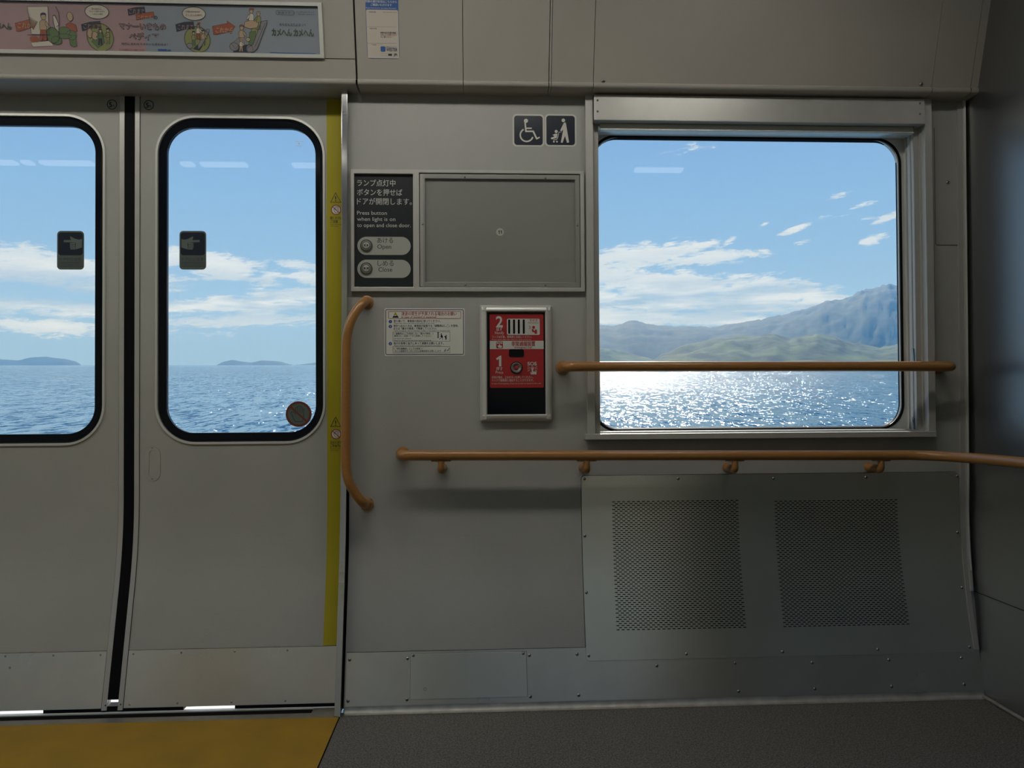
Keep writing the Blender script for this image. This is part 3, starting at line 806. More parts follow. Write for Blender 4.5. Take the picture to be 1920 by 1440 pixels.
for x0, x1, yt, yb in ((1147.5, 1381, 941, 1181), (1452, 1679, 940, 1175)):
    mb = MB(WALL); a = B(WALL, x0, yt, x1, yb, .0045)
    a0 = WALL.px(x0, yt, .0045); a1 = WALL.px(x1, yt, .0045); zb = WALL.px(x0 + 10, yb, .0045)[1]
    arc_len = 0; rows_n = 65; cols = 25
    for r in range(rows_n):
        z = lerp(a0[1], zb, r / (rows_n - 1)); sh = (r % 2) * .5
        w = (a1[0] - a0[0]) / (cols + .25)
        for c in range(cols + (0 if r % 2 else 1)):
            u = a0[0] + (c + sh) * w; l = w * .64; h = .00125
            b = len(mb.v)
            for p in ((u, z), (u + h * .7, z + h), (u + l - h * .7, z + h), (u + l, z), (u + l - h * .7, z - h), (u + h * .7, z - h)): mb.v.append((p[0], p[1], .0044))
            mb.f.append(tuple(range(b, b + 6)))
    ob = mb.build('slots', 'dark_slot', heat)

# ================================================================== HANDRAILS
def P3(F, x, y, o):
    u, v = F.px(x, y, o); return F.to3(u, v, o)
RAD = .0150
def rail(name, label, pts, brackets=()):
    r = empty(name, pts[0]); thing(r, label, 'handrail')
    tube('rail', pts, RAD, 'orange_vinyl', r, 24); return r
def flange(pos, nrm, r, parent, t=.006, name='flange'):
    nrm = Vector(nrm).normalized(); return tube(name, [pos, pos + nrm * t * .7, pos + nrm * t], [r, r, r * .82], 'orange_vinyl', parent, 20)
# upper rail across the window
o = .085
A = P3(FLAT, 1061, 687, o); Bp = P3(FLAT, 1790.5, 687, o)
zz = (A.z + Bp.z) / 2; A.z = P3(FLAT, 1061, 687.2, o).z; Bp.z = P3(FLAT, 1790.5, 686.8, o).z
pts = fillet([Vector((A.x, YW, A.z)), A, Bp, Vector((Bp.x, YW, Bp.z))], [.035, .035], 10)
r1 = rail('window_handrail', 'straight orange handrail crossing in front of the large window', pts)
for p in (pts[0], pts[-1]): flange(Vector((p.x, YW - .0005, p.z)), (0, -1, 0), .021, r1)
# lower rail, bending round onto the end wall
o = .072
A = P3(FLAT, 751, 854, o); B1 = P3(FLAT, 1690, 853.5, o)
C1 = Vector((XE - .105, YW - .36, 0)); C1.z = B1.z
pts = fillet([Vector((A.x, YW, A.z)), A, B1], [.03], 10)
Pc = Vector((XE - .10, YW - o, B1.z))
mid = []
for k in range(1, 15):
    t = k / 14; p0 = B1; p2 = Vector((XE - .10, YW - .43, B1.z + .002)); c = Vector((XE - .115, YW - o, B1.z))
    mid.append(p0 * (1 - t) ** 2 + c * 2 * t * (1 - t) + p2 * t * t)
endp = Vector((XE - .10, YW - .95, B1.z + .002))
pts2 = pts + mid + fillet([mid[-1], endp, Vector((XE, endp.y, endp.z))], [.03], 8)[1:]
r2 = rail('wall_handrail', 'long orange handrail below the window curving onto the end wall', pts2)
flange(Vector((A.x, YW - .0005, A.z)), (0, -1, 0), .021, r2)
flange(Vector((XE - .0005, endp.y, endp.z)), (-1, 0, 0), .021, r2)
def bracket(top, toward, dist, parent):
    """saddle under the rail, stem down, elbow back to the wall"""
    b = empty('bracket', top); b.parent = parent; b.location = top - Vector(parent['_w'])
    along = Vector((toward.y, -toward.x, 0)); w = bmesh.new()
    n = 12; top_v = []; 
    for s in (0, 1):
        vs = []
        for i in range(n):
            t = 2 * PI * i / n; k = .95 if s else 1
            q = top + along * .030 * math.cos(t) * k + toward * .0085 * math.sin(t) * k + Vector((0, 0, -.0145 - .0005 - s * .0025 - .001 * (1 - abs(math.cos(t)))))
            vs.append(w.verts.new(q))
        top_v.append(vs)
    for i in range(n): w.faces.new((top_v[0][i], top_v[0][(i + 1) % n], top_v[1][(i + 1) % n], top_v[1][i]))
    w.faces.new(top_v[0]); w.faces.new(top_v[1][::-1]); bmesh.ops.recalc_face_normals(w, faces=w.faces[:])
    me = bpy.data.meshes.new('saddle'); w.to_mesh(me); w.free(); me.materials.append(MATS['orange_vinyl']); finish('saddle', me, b)
    a = top + Vector((0, 0, -.016)); c = a + Vector((0, 0, -.027)); e = c + toward * (dist - .0006)
    ap = fillet([a, c, e], [.022], 8); tube('arm', ap, [.0095 + .0034 * (k / (len(ap) - 1)) ** 1.5 for k in range(len(ap))], 'orange_vinyl', b, 16)
    tube('wall_boss', [e - toward * .012, e - toward * .006, e], [.0130, .0145, .0150], 'orange_vinyl', b, 20)
for x in (827, 1100, 1378, 1652):
    p = P3(FLAT, x, 853.6, o); p.z = lerp(A.z, B1.z, (p.x - A.x) / (B1.x - A.x)); bracket(p, Vector((0, 1, 0)), o, r2)
bracket(Vector((XE - .10, YW - .46, B1.z + .002)), Vector((1, 0, 0)), .10, r2)
# vertical grab rail beside the door
gx = [(688, 567, 0), (682, 567, .055), (668, 583, .075), (655.5, 609, .085), (649.5, 643, .085), (648.5, 700, .085), (648, 800, .085), (648.5, 870, .085), (653, 900, .085), (666, 925, .075), (681, 943, .058), (688, 945, 0)]
pts = [P3(FLAT, x, y, oo) for x, y, oo in gx]
def smooth(pts, n=6):
    P_ = [pts[0]] + pts + [pts[-1]]; out = []
    for i in range(1, len(P_) - 2):
        p0, p1, p2, p3 = P_[i - 1:i + 3]
        for k in range(n):
            t = k / n; out.append(.5 * ((2 * p1) + (p2 - p0) * t + (2 * p0 - 5 * p1 + 4 * p2 - p3) * t * t + (3 * p1 - p0 - 3 * p2 + p3) * t ** 3))
    out.append(pts[-1]); return out
RAD = .0136
r3 = rail('grab_rail', 'vertical orange grab rail bowed beside the door post', smooth(pts))
for p in (pts[0], pts[-1]): flange(Vector((p.x, YW - .0005, p.z)), (0, -1, 0), .020, r3)

# ================================================================== NOTICES AND FITTINGS ON THE WALL
# --- frame with the button panel and the empty poster holder
fr = empty('information_frame', WALL.to3(*WALL.px(877, 433), .01)); thing(fr, 'wide aluminium frame holding door button panel and empty poster pocket', 'frame')
fo = B(WALL, 657.5, 318.5, 1096, 546.5, .014); fl = B(WALL, 664, 325.5, 774.5, 538, .014); fp = B(WALL, 786, 325, 1088.5, 539, .014)
mb = MB(WALL); mb.prism([rect(*fo), rect(*fl), rect(*fp)], 0, .014); mb.build('outer_frame', 'aluminium', fr, bevel=.0012)
mb = MB(WALL); mb.flat(rect(*fl), .004); bp = mb.build('button_panel', 'panel_black', fr)
m = PM(WALL, .0045)
m.t('ランプ点灯中', 669.5, 348, 9.6, 72, .006); m.t('ボタンを押せば', 669.5, 365.5, 9.6, 85, .006); m.t('ドアが開閉します。', 669.5, 382.5, 9.6, 103, .006)
m.t('Press button', 669.5, 402.5, 7.2, 56); m.t('when light is on', 669.5, 414, 7.2, 72); m.t('to open and close door.', 669.5, 425.5, 7.2, 101)
m.build('lettering', 'letter_white', bp)
for yc_, kana, eng, kx, ex, out in ((461, 'あける', 'Open', 707, 707.5, True), (504, 'しめる', 'Close', 708, 709.5, False)):
    mb = MB(WALL); a = B(WALL, 670, yc_ - 17, 770, yc_ + 17, .005); mb.prism(rect(*a, 17 * PXM, 12), .004, .0052)
    cp = mb.build('open_plate' if out else 'close_plate', 'capsule_grey', bp)
    m = PM(WALL, .0056); m.t(kana, kx, yc_ - 6, 8.4, 30); m.t(eng, ex, yc_ + 5.2, 8, 26); m.build('lettering', 'letter_black', cp)
    u, v = WALL.px(687, yc_ - .5, .006)
    mb = MB(WALL); mb.dome(u, v, .0190, .005, .0052, 32, 4, .0165); bt = mb.build('button', 'button_ring', cp, smooth=True)
    mb = MB(WALL); mb.flat([circ(u, v, .0172, 32), circ(u, v, .0148, 32)], .0104); mb.flat([circ(u, v, .0120, 32), circ(u, v, .0105, 32)], .0104); mb.build('groove', 'screw_recess', bt)
    mb = MB(WALL); mb.dome(u, v, .0100, .0012, .0102, 24, 2, .008); mb.build('cap', 'capsule_grey', bt, smooth=True)
    mb = MB(WALL); s = 1 if out else -1
    for q in (-1, 1):
        if out: mb.flat([(u + q * .0072, v), (u + q * .0018, v + .0042), (u + q * .0018, v - .0042)], .0118)
        else: mb.flat([(u + q * .0012, v), (u + q * .0072, v + .0044), (u + q * .0072, v - .0044)], .0118)
    if not out: mb.stroke([(u, v + .005), (u, v - .005)], .0010, .0118)
    mb.build('arrow_mark', 'letter_black', bt)
mb = MB(WALL); mb.flat(rect(*fp), .001); mb.build('poster_backing', 'poster_back', fr)
ih = B(WALL, 797, 335.5, 1079, 529, .010)
mb = MB(WALL); q = 1.2 * PXM; mb.prism([rect(fp[0] + q, fp[1] + q, fp[2] - q, fp[3] - q), rect(*ih)], .001, .010); rt = mb.build('retaining_frame', 'grey_trim', fr, bevel=.0008)
for x, y in ((871.5, 332), (1023, 334), (872.5, 534), (1023, 534.5), (792.5, 420), (1082.5, 422.5)): screw(WALL, x, y, rt, .010, .0030, slot=False)
# loose plastic film over the pocket, slightly wavy
bm = bmesh.new(); NX, NZ = 60, 40; g = []
for i in range(NX + 1):
    g.append([])
    for j in range(NZ + 1):
        s, t = i / NX, j / NZ
        w = .0012 * noise.noise(Vector((s * 3, t * 2, 1))) + .0016 * math.exp(-((t - .17 - .12 * s * s) / .035) ** 2) * max(0, s - .35) + .0014 * math.exp(-((t - .93 + .05 * s) / .02) ** 2) * max(0, s - .5) + .0008 * noise.noise(Vector((s * 8, t * 7, 3)))
        g[i].append(bm.verts.new(WALL.to3(lerp(ih[0] - .006, fp[2] - .003, s), lerp(fp[1] + .004, fp[3] - .004, t), .0118 + w)))
for i in range(NX):
    for j in range(NZ): bm.faces.new((g[i][j], g[i + 1][j], g[i + 1][j + 1], g[i][j + 1]))
me = bpy.data.meshes.new('plastic_film'); bm.to_mesh(me); bm.free(); me.materials.append(MATS['clear_film']); finish('plastic_film', me, fr, True)
m = PM(WALL, .0022); m.disc(937.5, 435, 7.2); nd = m.build('number_disc', 'sticker_white', fr)
m = PM(WALL, .0028); [m.poly([(x_ - 1.6, 433.4), (x_ + .1, 431.8), (x_ + 1.2, 431.8), (x_ + 1.2, 438.5), (x_ - .3, 438.5), (x_ - .3, 433.6), (x_ - 1.6, 434.6)]) for x_ in (935.7, 939.9)]; m.build('lettering', 'letter_black', nd)

# --- emergency call unit
ec = empty('emergency_call_unit', WALL.to3(*WALL.px(968, 681), .01)); thing(ec, 'emergency call unit with red label in a silver frame', 'emergency intercom')
eo = B(WALL, 899.5, 571.5, 1036, 790.5, .012); ei = B(WALL, 913, 584, 1024.5, 777, .020)
w_ = ei[0] - eo[0]
mb = MB(WALL); mb.bead(rect(*eo, .006, 4), [(0, 0), (.001, .009), (.005, .016), (.011, .021), (w_ - .003, .022), (w_, .019), (w_ + .001, .006)]); mb.build('frame', 'bright_aluminium', ec, smooth=True)
mb = MB(WALL); mb.flat(rect(ei[0] - .002, ei[1] - .002, ei[2] + .002, ei[3] + .002), .012); mb.build('face', 'gloss_black', ec)
O = .0128
m = PM(WALL, O); m.rr(918.3, 588.5, 1019.3, 727, 2.5); lab = m.build('label', 'sign_red', ec)
m = PM(WALL, O + .0005); m.rr(918.3, 639, 1019.3, 654.5); m.ring(950.5, 597.5, 1012, 628, 3, 1.2); m.rr(951.3, 598.3, 1011.2, 627.2, 2)
m.t('2', 930, 613, 20, 12.8, .02); m.t('話す', 930.5, 619.8, 5.5, 11.5, .01); m.t('Notify', 928, 626.6, 5.2, 17)
m.poly([(930, 672.2), (937.2, 667), (940, 667), (940, 687), (935.6, 687), (935.6, 672.6), (931.8, 675.2)]); m.t('押す', 930.5, 694.5, 5.5, 12, .01); m.t('Press', 929.5, 700.6, 5.2, 14)
m.t('ランプ点灯後、乗務員とお話しください。', 922.5, 633.6, 3.6, 75); m.t('Please speak after the indication lamp comes on.', 922.5, 637.6, 2.0, 74)
m.t('非常の場合、上のボタンを押してください。', 922, 709.5, 3.8, 78); m.t('マイクで乗務員と通話することができます。', 922, 715.2, 3.8, 79); m.t('In case of emergency, Press the button to speak to the staff.', 922, 720.3, 2.2, 93)
m.t('SOS', 989, 685, 6.2, 17.5, .03)
m.line([(998.3, 702), (998.3, 690.5)], 2.6); m.disc(998.3, 690.3, 1.4); m.poly([(994, 697), (995.5, 702), (1006, 702), (1006, 696.5), (999.5, 696.5), (997, 699.5)])
m.hoop(998.3, 690, 3.1, .7, 16)
for a_ in (-20, 0, 20, 160, 180, 200):
    t = math.radians(a_); m.line([(998.3 + 5 * math.cos(t), 691.5 - 5 * math.sin(t) * 1.2), (998.3 + 9.5 * math.cos(t), 691.5 - 9.5 * math.sin(t) * 1.3)], .8)
m.build('white_print', 'letter_white', lab)
m = PM(WALL, O + .001); m.t('マイク', 992.5, 602.9, 4.4, 15.5, .02); m.t('Microphone', 990.5, 606.4, 2.2, 19)
m.disc(1000.6, 613.8, 2.7); m.poly([(997, 617), (999.5, 616.5), (1001.5, 621), (1004, 617.5), (1006.5, 618), (1007.3, 625.5), (1003, 626.2), (1001.8, 623.2), (998, 622.5)])
for y in (611.5, 614, 616.5): m.line([(991.5, y - (614 - y) * .2), (995.5, 614 + (y - 614) * .5)], .7)
m.rr(930.4, 640.3, 943, 653.2, 2); m.t('非常通報装置', 959, 648.3, 7.2, 44.5, .02); m.t('Emergency Call', 965, 653, 3.4, 32, .01)
m.build('red_print', 'sign_red', lab)
m = PM(WALL, O + .0014); m.t('SOS', 931.3, 644.6, 3.0, 10.4, .03); m.line([(936.5, 645.5), (936.5, 650)], 1.5); m.poly([(933, 648), (935, 652), (941, 652), (941, 648), (937, 647.5)]); m.build('call_mark', 'letter_white', lab)
m = PM(WALL, O + .0012)
for x in (954.7, 963.8, 972.8, 982): m.rr(x - 1.9, 598.8, x + 1.9, 626, 1.9, 6)
m.build('speaker_slots', 'dark_slot', lab)
m = PM(WALL, O + .0012); m.rr(954.3, 654.8, 982.3, 669.3, 3); m.build('indicator_lens', 'gloss_black', lab)
u, v = WALL.px(968.3, 689.5, O)
mb = MB(WALL); mb.flat(circ(u, v, 11.5 * PXM, 32), O + .0008); bz = mb.build('bezel', 'rubber', ec)
mb = MB(WALL); mb.bead(circ(u, v, 10.2 * PXM, 32), [(0, O + .0008), (.001, O + .006), (.004, O + .0065), (.009, O + .002)]); mb.build('ring', 'button_ring', bz, smooth=True)
mb = MB(WALL); mb.dome(u, v, 4.4 * PXM, .002, O + .0015, 24, 4); mb.build('push_button', 'letter_red', bz, smooth=True)

# --- tsunami notice
def sheet(name, label, cat, F, x0, y0, x1, y1, r, m, group=None, o=EPS):
    mb = MB(F); mb.prism(RR(F, x0, y0, x1, y1, r, o, 6), 0, o); return thing(mb.build(name, m), label, cat, group)
ts = sheet('tsunami_notice', 'white tsunami safety notice left of the emergency call unit', 'sticker', WALL, 721, 578, 871.5, 667.2, 3, 'sticker_white')
m = PM(WALL, .0010); m.ring(722.6, 580, 869.5, 665.2, 3, 1.2)
for x0, y0, x1, y1 in ((736.5, 622, 844, 640), (736.5, 649.5, 844, 661.5)): m.ring(x0, y0, x1, y1, 0, .45)
m.poly([(735.5, 595.7), (748, 595.7), (745, 591.3), (741, 592.5), (737.8, 592)])
m.t('落ち着いて、乗務員の指示に従ってください。', 738, 603.9, 3.6, 88, .01); m.t('Please calm down and follow instructions of the crew.', 739, 607, 1.9, 76)
m.t('車外へ出るときは、乗務員が設置する「避難用はしご」を使用、', 738, 612.9, 3.6, 122, .01); m.t('または「腰かけ降車」で降車してください。', 738, 618, 3.6, 81, .01)
m.t('When exiting car, use the evacuation ladder or the method of "sit down exit".', 739, 621, 1.8, 106)
m.t('＜ 避難用はしごを使用しない「腰かけ降車」＞', 737.5, 627.2, 3.0, 76, .01); m.t('乗降口に一旦座ってから降車してください', 739, 631.5, 3.0, 70); m.t('(sit down exit method)', 739, 635.8, 1.9, 32); m.t('Please sit down at the exit door before getting off.', 739, 639.4, 1.9, 70)
m.t('他のお客様と協力しあって避難をお願いします。', 738, 645.6, 3.6, 94, .01); m.t('Please cooperate with other passengers during the evacuation.', 739, 648.8, 1.8, 89)
m.t('＜「率先避難者」としての役割 ＞', 737.5, 655.4, 3.0, 55, .015); m.t('近くの避難所をご存じの方は避難誘導をお願いします', 740, 660, 3.0, 87)
m.disc(827.5, 626.5, 1.2); m.poly([(826.5, 628), (829, 628), (830.5, 632), (829, 634), (826, 632)]); m.line([(827, 633.5), (823.5, 636.5)], .9); m.line([(829, 634), (830, 637)], .8)
m.disc(836.5, 629, 1.0); m.poly([(834.5, 630), (837.5, 630.5), (837, 637), (835.2, 637), (835, 633), (832.5, 631)])
m.disc(842, 653.6, .9); m.line([(841.5, 655), (838.5, 658)], 1.3); m.line([(837, 655.5), (834, 659)], .8); m.line([(835.5, 654), (832.5, 659)], .7)
m.build('dark_print', 'navy_print', ts)
m = PM(WALL, .0010); m.ring(728, 583.6, 864.3, 597.6, 2, .8); m.t('津波の発生が予測される場合のお願い', 752.7, 591.2, 5.4, 104, .012); m.t('In case of tsunami is expected', 753, 595.9, 3.2, 65, .01); m.build('red_print', 'letter_red', ts)
m = PM(WALL, .0013); m.poly([(741.4, 584.7), (745.3, 591.8), (743.8, 592.7), (742.5, 590.9), (740.6, 590.6), (738.4, 592.3), (738, 590.9)]); m.build('yellow_wave', 'yellow_film', ts)
for y, c in ((603, '1'), (612.2, '2'), (644.4, '3')):
    m = PM(WALL, .0012); m.disc(731.9, y, 3.1); bd = m.build('number_dot', 'blue_print', ts)
    m = PM(WALL, .0016); m.t(c, 731.9, y + 1.3, 2.8, None, .01, 'c'); m.build('numeral', 'sticker_white', bd)
m = PM(WALL, .0010); m.rr(819.7, 622.5, 823.2, 634); m.build('grey_print', 'line_grey', ts)

# --- wheelchair and pushchair signs
def sign(name, label, x0, x1):
    s = sheet(name, label, 'sign', WALL, x0, 214, x1, 275, 7.5, 'white_film')
    m = PM(WALL, .0010); m.rr(x0 + 2.9, 217, x1 - 2.9, 272, 5.5); m.build('field', 'sign_navy', s); return s
wc = sign('wheelchair_sign', 'navy square wheelchair sign, left of the pair beside the window', 961.2, 1020.5)
m = PM(WALL, .0014)
m.disc(986.2, 226.5, 3.9); m.line([(984.4, 228), (986.2, 247)], 2.9); m.line([(985, 246.2), (1000.2, 246.2)], 2.9); m.line([(986, 240.5), (997, 240.5)], 2.6)
m.line([(999.4, 245.4), (1006.4, 260.3)], 3); m.line([(1005.4, 260.6), (1012, 257.3)], 2.6)
cx_, cy_, rr_ = 987.5, 253.2, 12.0
m.line([(cx_ + rr_ * math.cos(math.radians(a_)), cy_ - rr_ * math.sin(math.radians(a_))) for a_ in range(118, 348, 8)], 2.8)
m.build('pictogram', 'white_film', wc)
pc = sign('pushchair_sign', 'navy square sign of adult with pushchair beside the window', 1021.5, 1080.8)
m = PM(WALL, .0014)
m.disc(1056.3, 225.7, 3.4); m.poly([(1056.5, 231.5), (1058, 229.8), (1060.2, 229.6), (1061.3, 232), (1067, 267), (1063.2, 267.8), (1059.2, 254.8), (1054.8, 267.8), (1051.5, 267.2), (1056, 243), (1052.8, 246), (1050.2, 244.8)])
m.disc(1042.9, 246.5, 3.0); m.poly([(1036, 253), (1040.5, 250.8), (1045.5, 250.6), (1044, 258.5), (1040.5, 259.8), (1034.8, 261.3), (1032.6, 259.7), (1034, 257.5), (1039, 256.5), (1038.5, 254.5)])
m.line([(1053, 247.4), (1048, 247.6), (1046, 257.5), (1043.5, 261.8), (1037.5, 262.3)], 1.2); m.disc(1038.5, 265.6, 1.7); m.disc(1044.3, 265.6, 1.7)
m.build('pictogram', 'white_film', pc)

# --- door number marks
for nm, lb, x, y, ch in (('door_number_mark', 'black circled 5A mark at top of the left door leaf', 210, 196, 'A'), ('door_number_mark', 'black circled 5B mark at top of the right door leaf', 279, 197, 'B')):
    m = PM(DOOR, EPS); m.hoop(x, y, 9.4, 1.5); m.t('5', x - 5.8, y + 4.6, 9, 6, .025); m.t(ch, x + .8, y + 4.3, 4.6, 4.2); thing(m.build(nm, 'letter_black'), lb, 'sticker')
# --- warnings on the yellow strip
for yy, tx, lab_ in ((371, ('開くドアに', 'ご注意'), 'black and red door warning at eye height on the yellow strip'), (791.5, ('ひらくドア', 'ごちゅうい'), 'black and red door warning low on the yellow strip by the grab rail')):
    e = empty('door_warning', DOOR.to3(*DOOR.px(629, yy + 20), .001)); thing(e, lab_, 'sticker')
    m = PM(DOOR, .0010)
    m.line([(629.3, yy - 9.5), (620, yy + 8.2), (639, yy + 8.2)], 2.0, True); m.line([(629.3, yy - 3), (629.3, yy + 3)], 1.9); m.disc(629.3, yy + 5.6, 1.1)
    m.t(tx[0], 619.5, yy + 40 if yy < 500 else yy + 40.5, 4.2, 21, .03); m.t(tx[1], 619.5, yy + 46.5, 4.2, 14 if yy < 500 else 21, .03)
    m.t('Please be careful', 619.5, yy + 50.6, 1.8, 20); m.t('of the doors.', 619.5, yy + 54, 1.8, 16)
    m.build('black_print', 'letter_black', e)
    cy_ = yy + 22.5
    m = PM(DOOR, .0009); m.disc(630, cy_, 9.2); m.build('disc', 'sticker_white', e)
    m = PM(DOOR, .0013); m.hoop(630, cy_, 9.6, 1.6); m.line([(623.5, cy_ - 6), (636.5, cy_ + 6)], 1.4); m.build('red_ring', 'letter_red', e)
    m = PM(DOOR, .0012); m.line([(625.5, cy_ - 1), (628.5, cy_ + 5.5), (633, cy_ + 5.5), (635, cy_ + 1), (634.5, cy_ - 5), (633, cy_ - 5.8), (630, cy_ - 6.2), (628.2, cy_ - 4.5), (628.2, cy_), (626.5, cy_ - 2)], .7, True); m.line([(630, cy_ - 6), (630, cy_)], .5); m.line([(632.4, cy_ - 6), (632.4, cy_)], .5); m.build('hand', 'letter_black', e)

# --- pointing hand stickers on the door panes
for x0, x1, s, lb in ((107, 157.5, 1, 'dark pointing hand sticker on the pane of the left door leaf'), (336.5, 386.5, -1, 'dark pointing hand sticker on the pane of the right door leaf')):
    cx_ = (x0 + x1) / 2
    O = -.0055
    mb = MB(DOOR); mb.prism(RR(DOOR, x0, 433, x1, 505.5, 7, O, 6), -.0062, O); e = thing(mb.build('hand_sticker', 'sticker_back'), lb, 'sticker')
    m = PM(DOOR, O + .0004); m.rr(x0 + 2.2, 436, x1 - 2.2, 478.5, 5); m.build('dark_field', 'sign_navy', e)
    X = lambda k: cx_ + s * k
    m = PM(DOOR, O + .0008)
    m.poly([(X(-13), 450), (X(1), 450), (X(-1), 445.5), (X(0), 443), (X(8), 447.5), (X(16), 449.3), (X(21.5), 447.8), (X(21.5), 464), (X(14), 466.5), (X(9), 467.5), (X(10), 455.5), (X(0), 454.4), (X(-13), 454)])
    for k in range(4): m.rr(min(X(-1.5 + (k == 3)), X(9)), 455.6 + k * 3.2, max(X(-1.5 + (k == 3)), X(9)), 458.2 + k * 3.2, 1.2, 3)
    m.build('hand', 'hand_grey', e)
    m = PM(DOOR, O + .0008); m.t('ドアにご注意', X(0) if False else cx_, 488.2, 4.6, 40, 0, 'c')
    for y in (491.5, 495, 499): m.line([(x0 + 4, y), (x1 - 4, y)], .8)
    m.build('lettering', 'dark_print', e)
# --- no hands sticker
O = -.0055; m = MB(DOOR); u, v = DOOR.px(560, 776.5, O); m.prism(circ(u, v, 24.3 * PXM, 40), -.0062, O); e = thing(m.build('no_hand_sticker', 'hand_grey'), 'round red-ringed no hands sticker low on right door pane', 'sticker')
m = PM(DOOR, O + .0005); m.hoop(560, 776.5, 24.3, 4.4, 40); m.line([(544.5, 762.5), (576, 791)], 3.6); m.build('red_ring', 'ring_red', e)
m = PM(DOOR, O + .0004)
m.line([(545.5, 773.3), (548.5, 780), (551, 786.5), (554, 790.5), (566.5, 790.5), (569, 786), (569.5, 767), (568, 765.5), (566.5, 766.5), (566.3, 763), (564, 762), (562.5, 763), (561.5, 761.3), (559, 761.6), (558, 763.2), (556, 763), (554.6, 764.5), (554.6, 776), (551, 772.5), (548, 772.2)], .9, True)
for x in (558, 562.3, 566.3): m.line([(x, 763.5), (x, 774.5)], .8)
m.build('hand', 'letter_black', e)
# --- maker's mark etched in the right door pane
m = PM(DOOR, -.0055); m.line([(553, 265.7), (568, 265.7)], .9); m.line([(558, 269), (564, 269)], .6); m.line([(561, 267), (561, 273)], .6); m.line([(553, 273.7), (567, 273.7)], .5); m.line([(557, 276), (564, 276)], .5)
thing(m.build('etched_mark', 'sticker_white'), 'tiny white etched mark in upper corner of right door pane', 'mark')

# ================================================================== POSTERS ON THE COVE
# information sheet
sh = empty('travel_information_sheet', COVE.to3(*COVE.px(716, 50), .001)); thing(sh, 'white travel information sheet with blue heading above the door post', 'poster')
a = B(COVE, 684, -45, 748, 110, EPS)
aa = COVE.px(690.0, 60)[0], COVE.px(747.6, 60)[0]
top = a[3]
def RC_(u0, v0, u1, v1): return rect(u0, v0, u1, v1)
mb = MB(COVE); mb.prism(rect(aa[0] - .0045, COVE.px(718, 110)[1], aa[1] + .001, top, .008, 6), 0, EPS); mb.build('edge', 'blue_print', sh)
mb = MB(COVE); mb.flat(rect(aa[0] - .0033, COVE.px(718, 109.2)[1], aa[1] - .0002, COVE.px(718, 18.5)[1], .004, 6), EPS * 1.5); mb.build('paper', 'cream_print', sh)
mb = MB(COVE); mb.flat(rect(aa[0] - .0033, COVE.px(718, 18.5)[1], aa[1] - .0002, top - .001, .004, 6), EPS * 1.5); mb.build('heading_band', 'blue_print', sh)
m = PM(COVE, .0013); m.t('列車の運行状況はこちらから', 685, 4.3, 3.6, 59, .01); m.t('ご確認いただけます', 695, 10.6, 3.6, 39.5, .01); m.t('Please check here for train status information', 686, 15.6, 2.0, 57); m.build('white_print', 'sticker_white', sh)
m = PM(COVE, .0013)
m.t('列車運行情報', 691.5, 23.4, 1.9, 13.5, .02); m.t('Train status information', 717.5, 23.6, 1.8, 26.5); m.t('列車走行位置', 693, 54.5, 1.9, 13.5, .02); m.t('WESTER', 697, 85, 1.9, 9)
m.t('列車の走行位置や遅延', 713.2, 63, 3, 29.5, .02); m.t('をご覧ください', 714, 70.8, 2.9, 21, .01)
m.t('移動生活ナビアプリ', 724, 89, 1.8, 20.5); m.t('WESTER', 724.3, 96, 6.2, 21, .02); m.t('JR', 737.8, 104.4, 4.2, 8, .03); m.rr(728, 100.8, 735, 104.6)
m.build('dark_print', 'navy_print', sh)
m = PM(COVE, .0013); m.t('の遅れなどを検索できます', 713.5, 66.8, 2.6, 30, .01); m.build('red_print', 'letter_red', sh)
m = PM(COVE, .0013); m.rr(713.6, 87, 722.8, 97, 2); m.build('app_icon', 'blue_print', sh)
m = PM(COVE, .0013)
for y in (50, 81): m.line([(688, y), (743.5, y + .3)], .5)
m.ring(715, 100.6, 735, 104.8, 0, .4); m.build('rule', 'line_grey', sh)

# long advertisement
ad = empty('advertisement_frame', COVE.to3(*COVE.px(300, 55), .003)); thing(ad, 'long framed manners poster, pink and pale blue, above the doors', 'poster')
fr_ = B(COVE, 603, 3.5, 605.5, 108); fu1 = COVE.px(605.2, 55, .01)[0]; fv0, fv1 = COVE.px(560, 108.5, .01)[1], COVE.px(560, 3.6, .01)[1]; fu0 = -2.05
mb = MB(COVE); bw = 7 * PXM
mb.prism([rect(fu0, fv0, fu1, fv1), rect(fu0 + bw, fv0 + bw * .95, fu1 - bw, fv1 - bw * .9)], .001, .010); mb.build('frame', 'bright_aluminium', ad, bevel=.001)
ub, ut, ur = fv0 + bw * .9, fv1 - bw * .9, fu1 - bw
us_ = COVE.px(271.5, 60)[0]
mb = MB(COVE); mb.flat(rect(fu0 + bw, ub, us_, ut), .003); mb.build('pink_sheet', 'pink_print', ad)
mb = MB(COVE); mb.flat(rect(us_, ub, ur, ut), .003); mb.build('blue_sheet', 'paleblue_print', ad)
mb = MB(COVE); mb.flat(rect(fu0 + bw, ut - .005, ur, ut), .0045); mb.build('painted_shadow_strip', 'dark_print', ad)  # dark strip painted in for the shadow under the frame's upper edge
O1, O2, O3, O4 = .0036, .0041, .0046, .0051
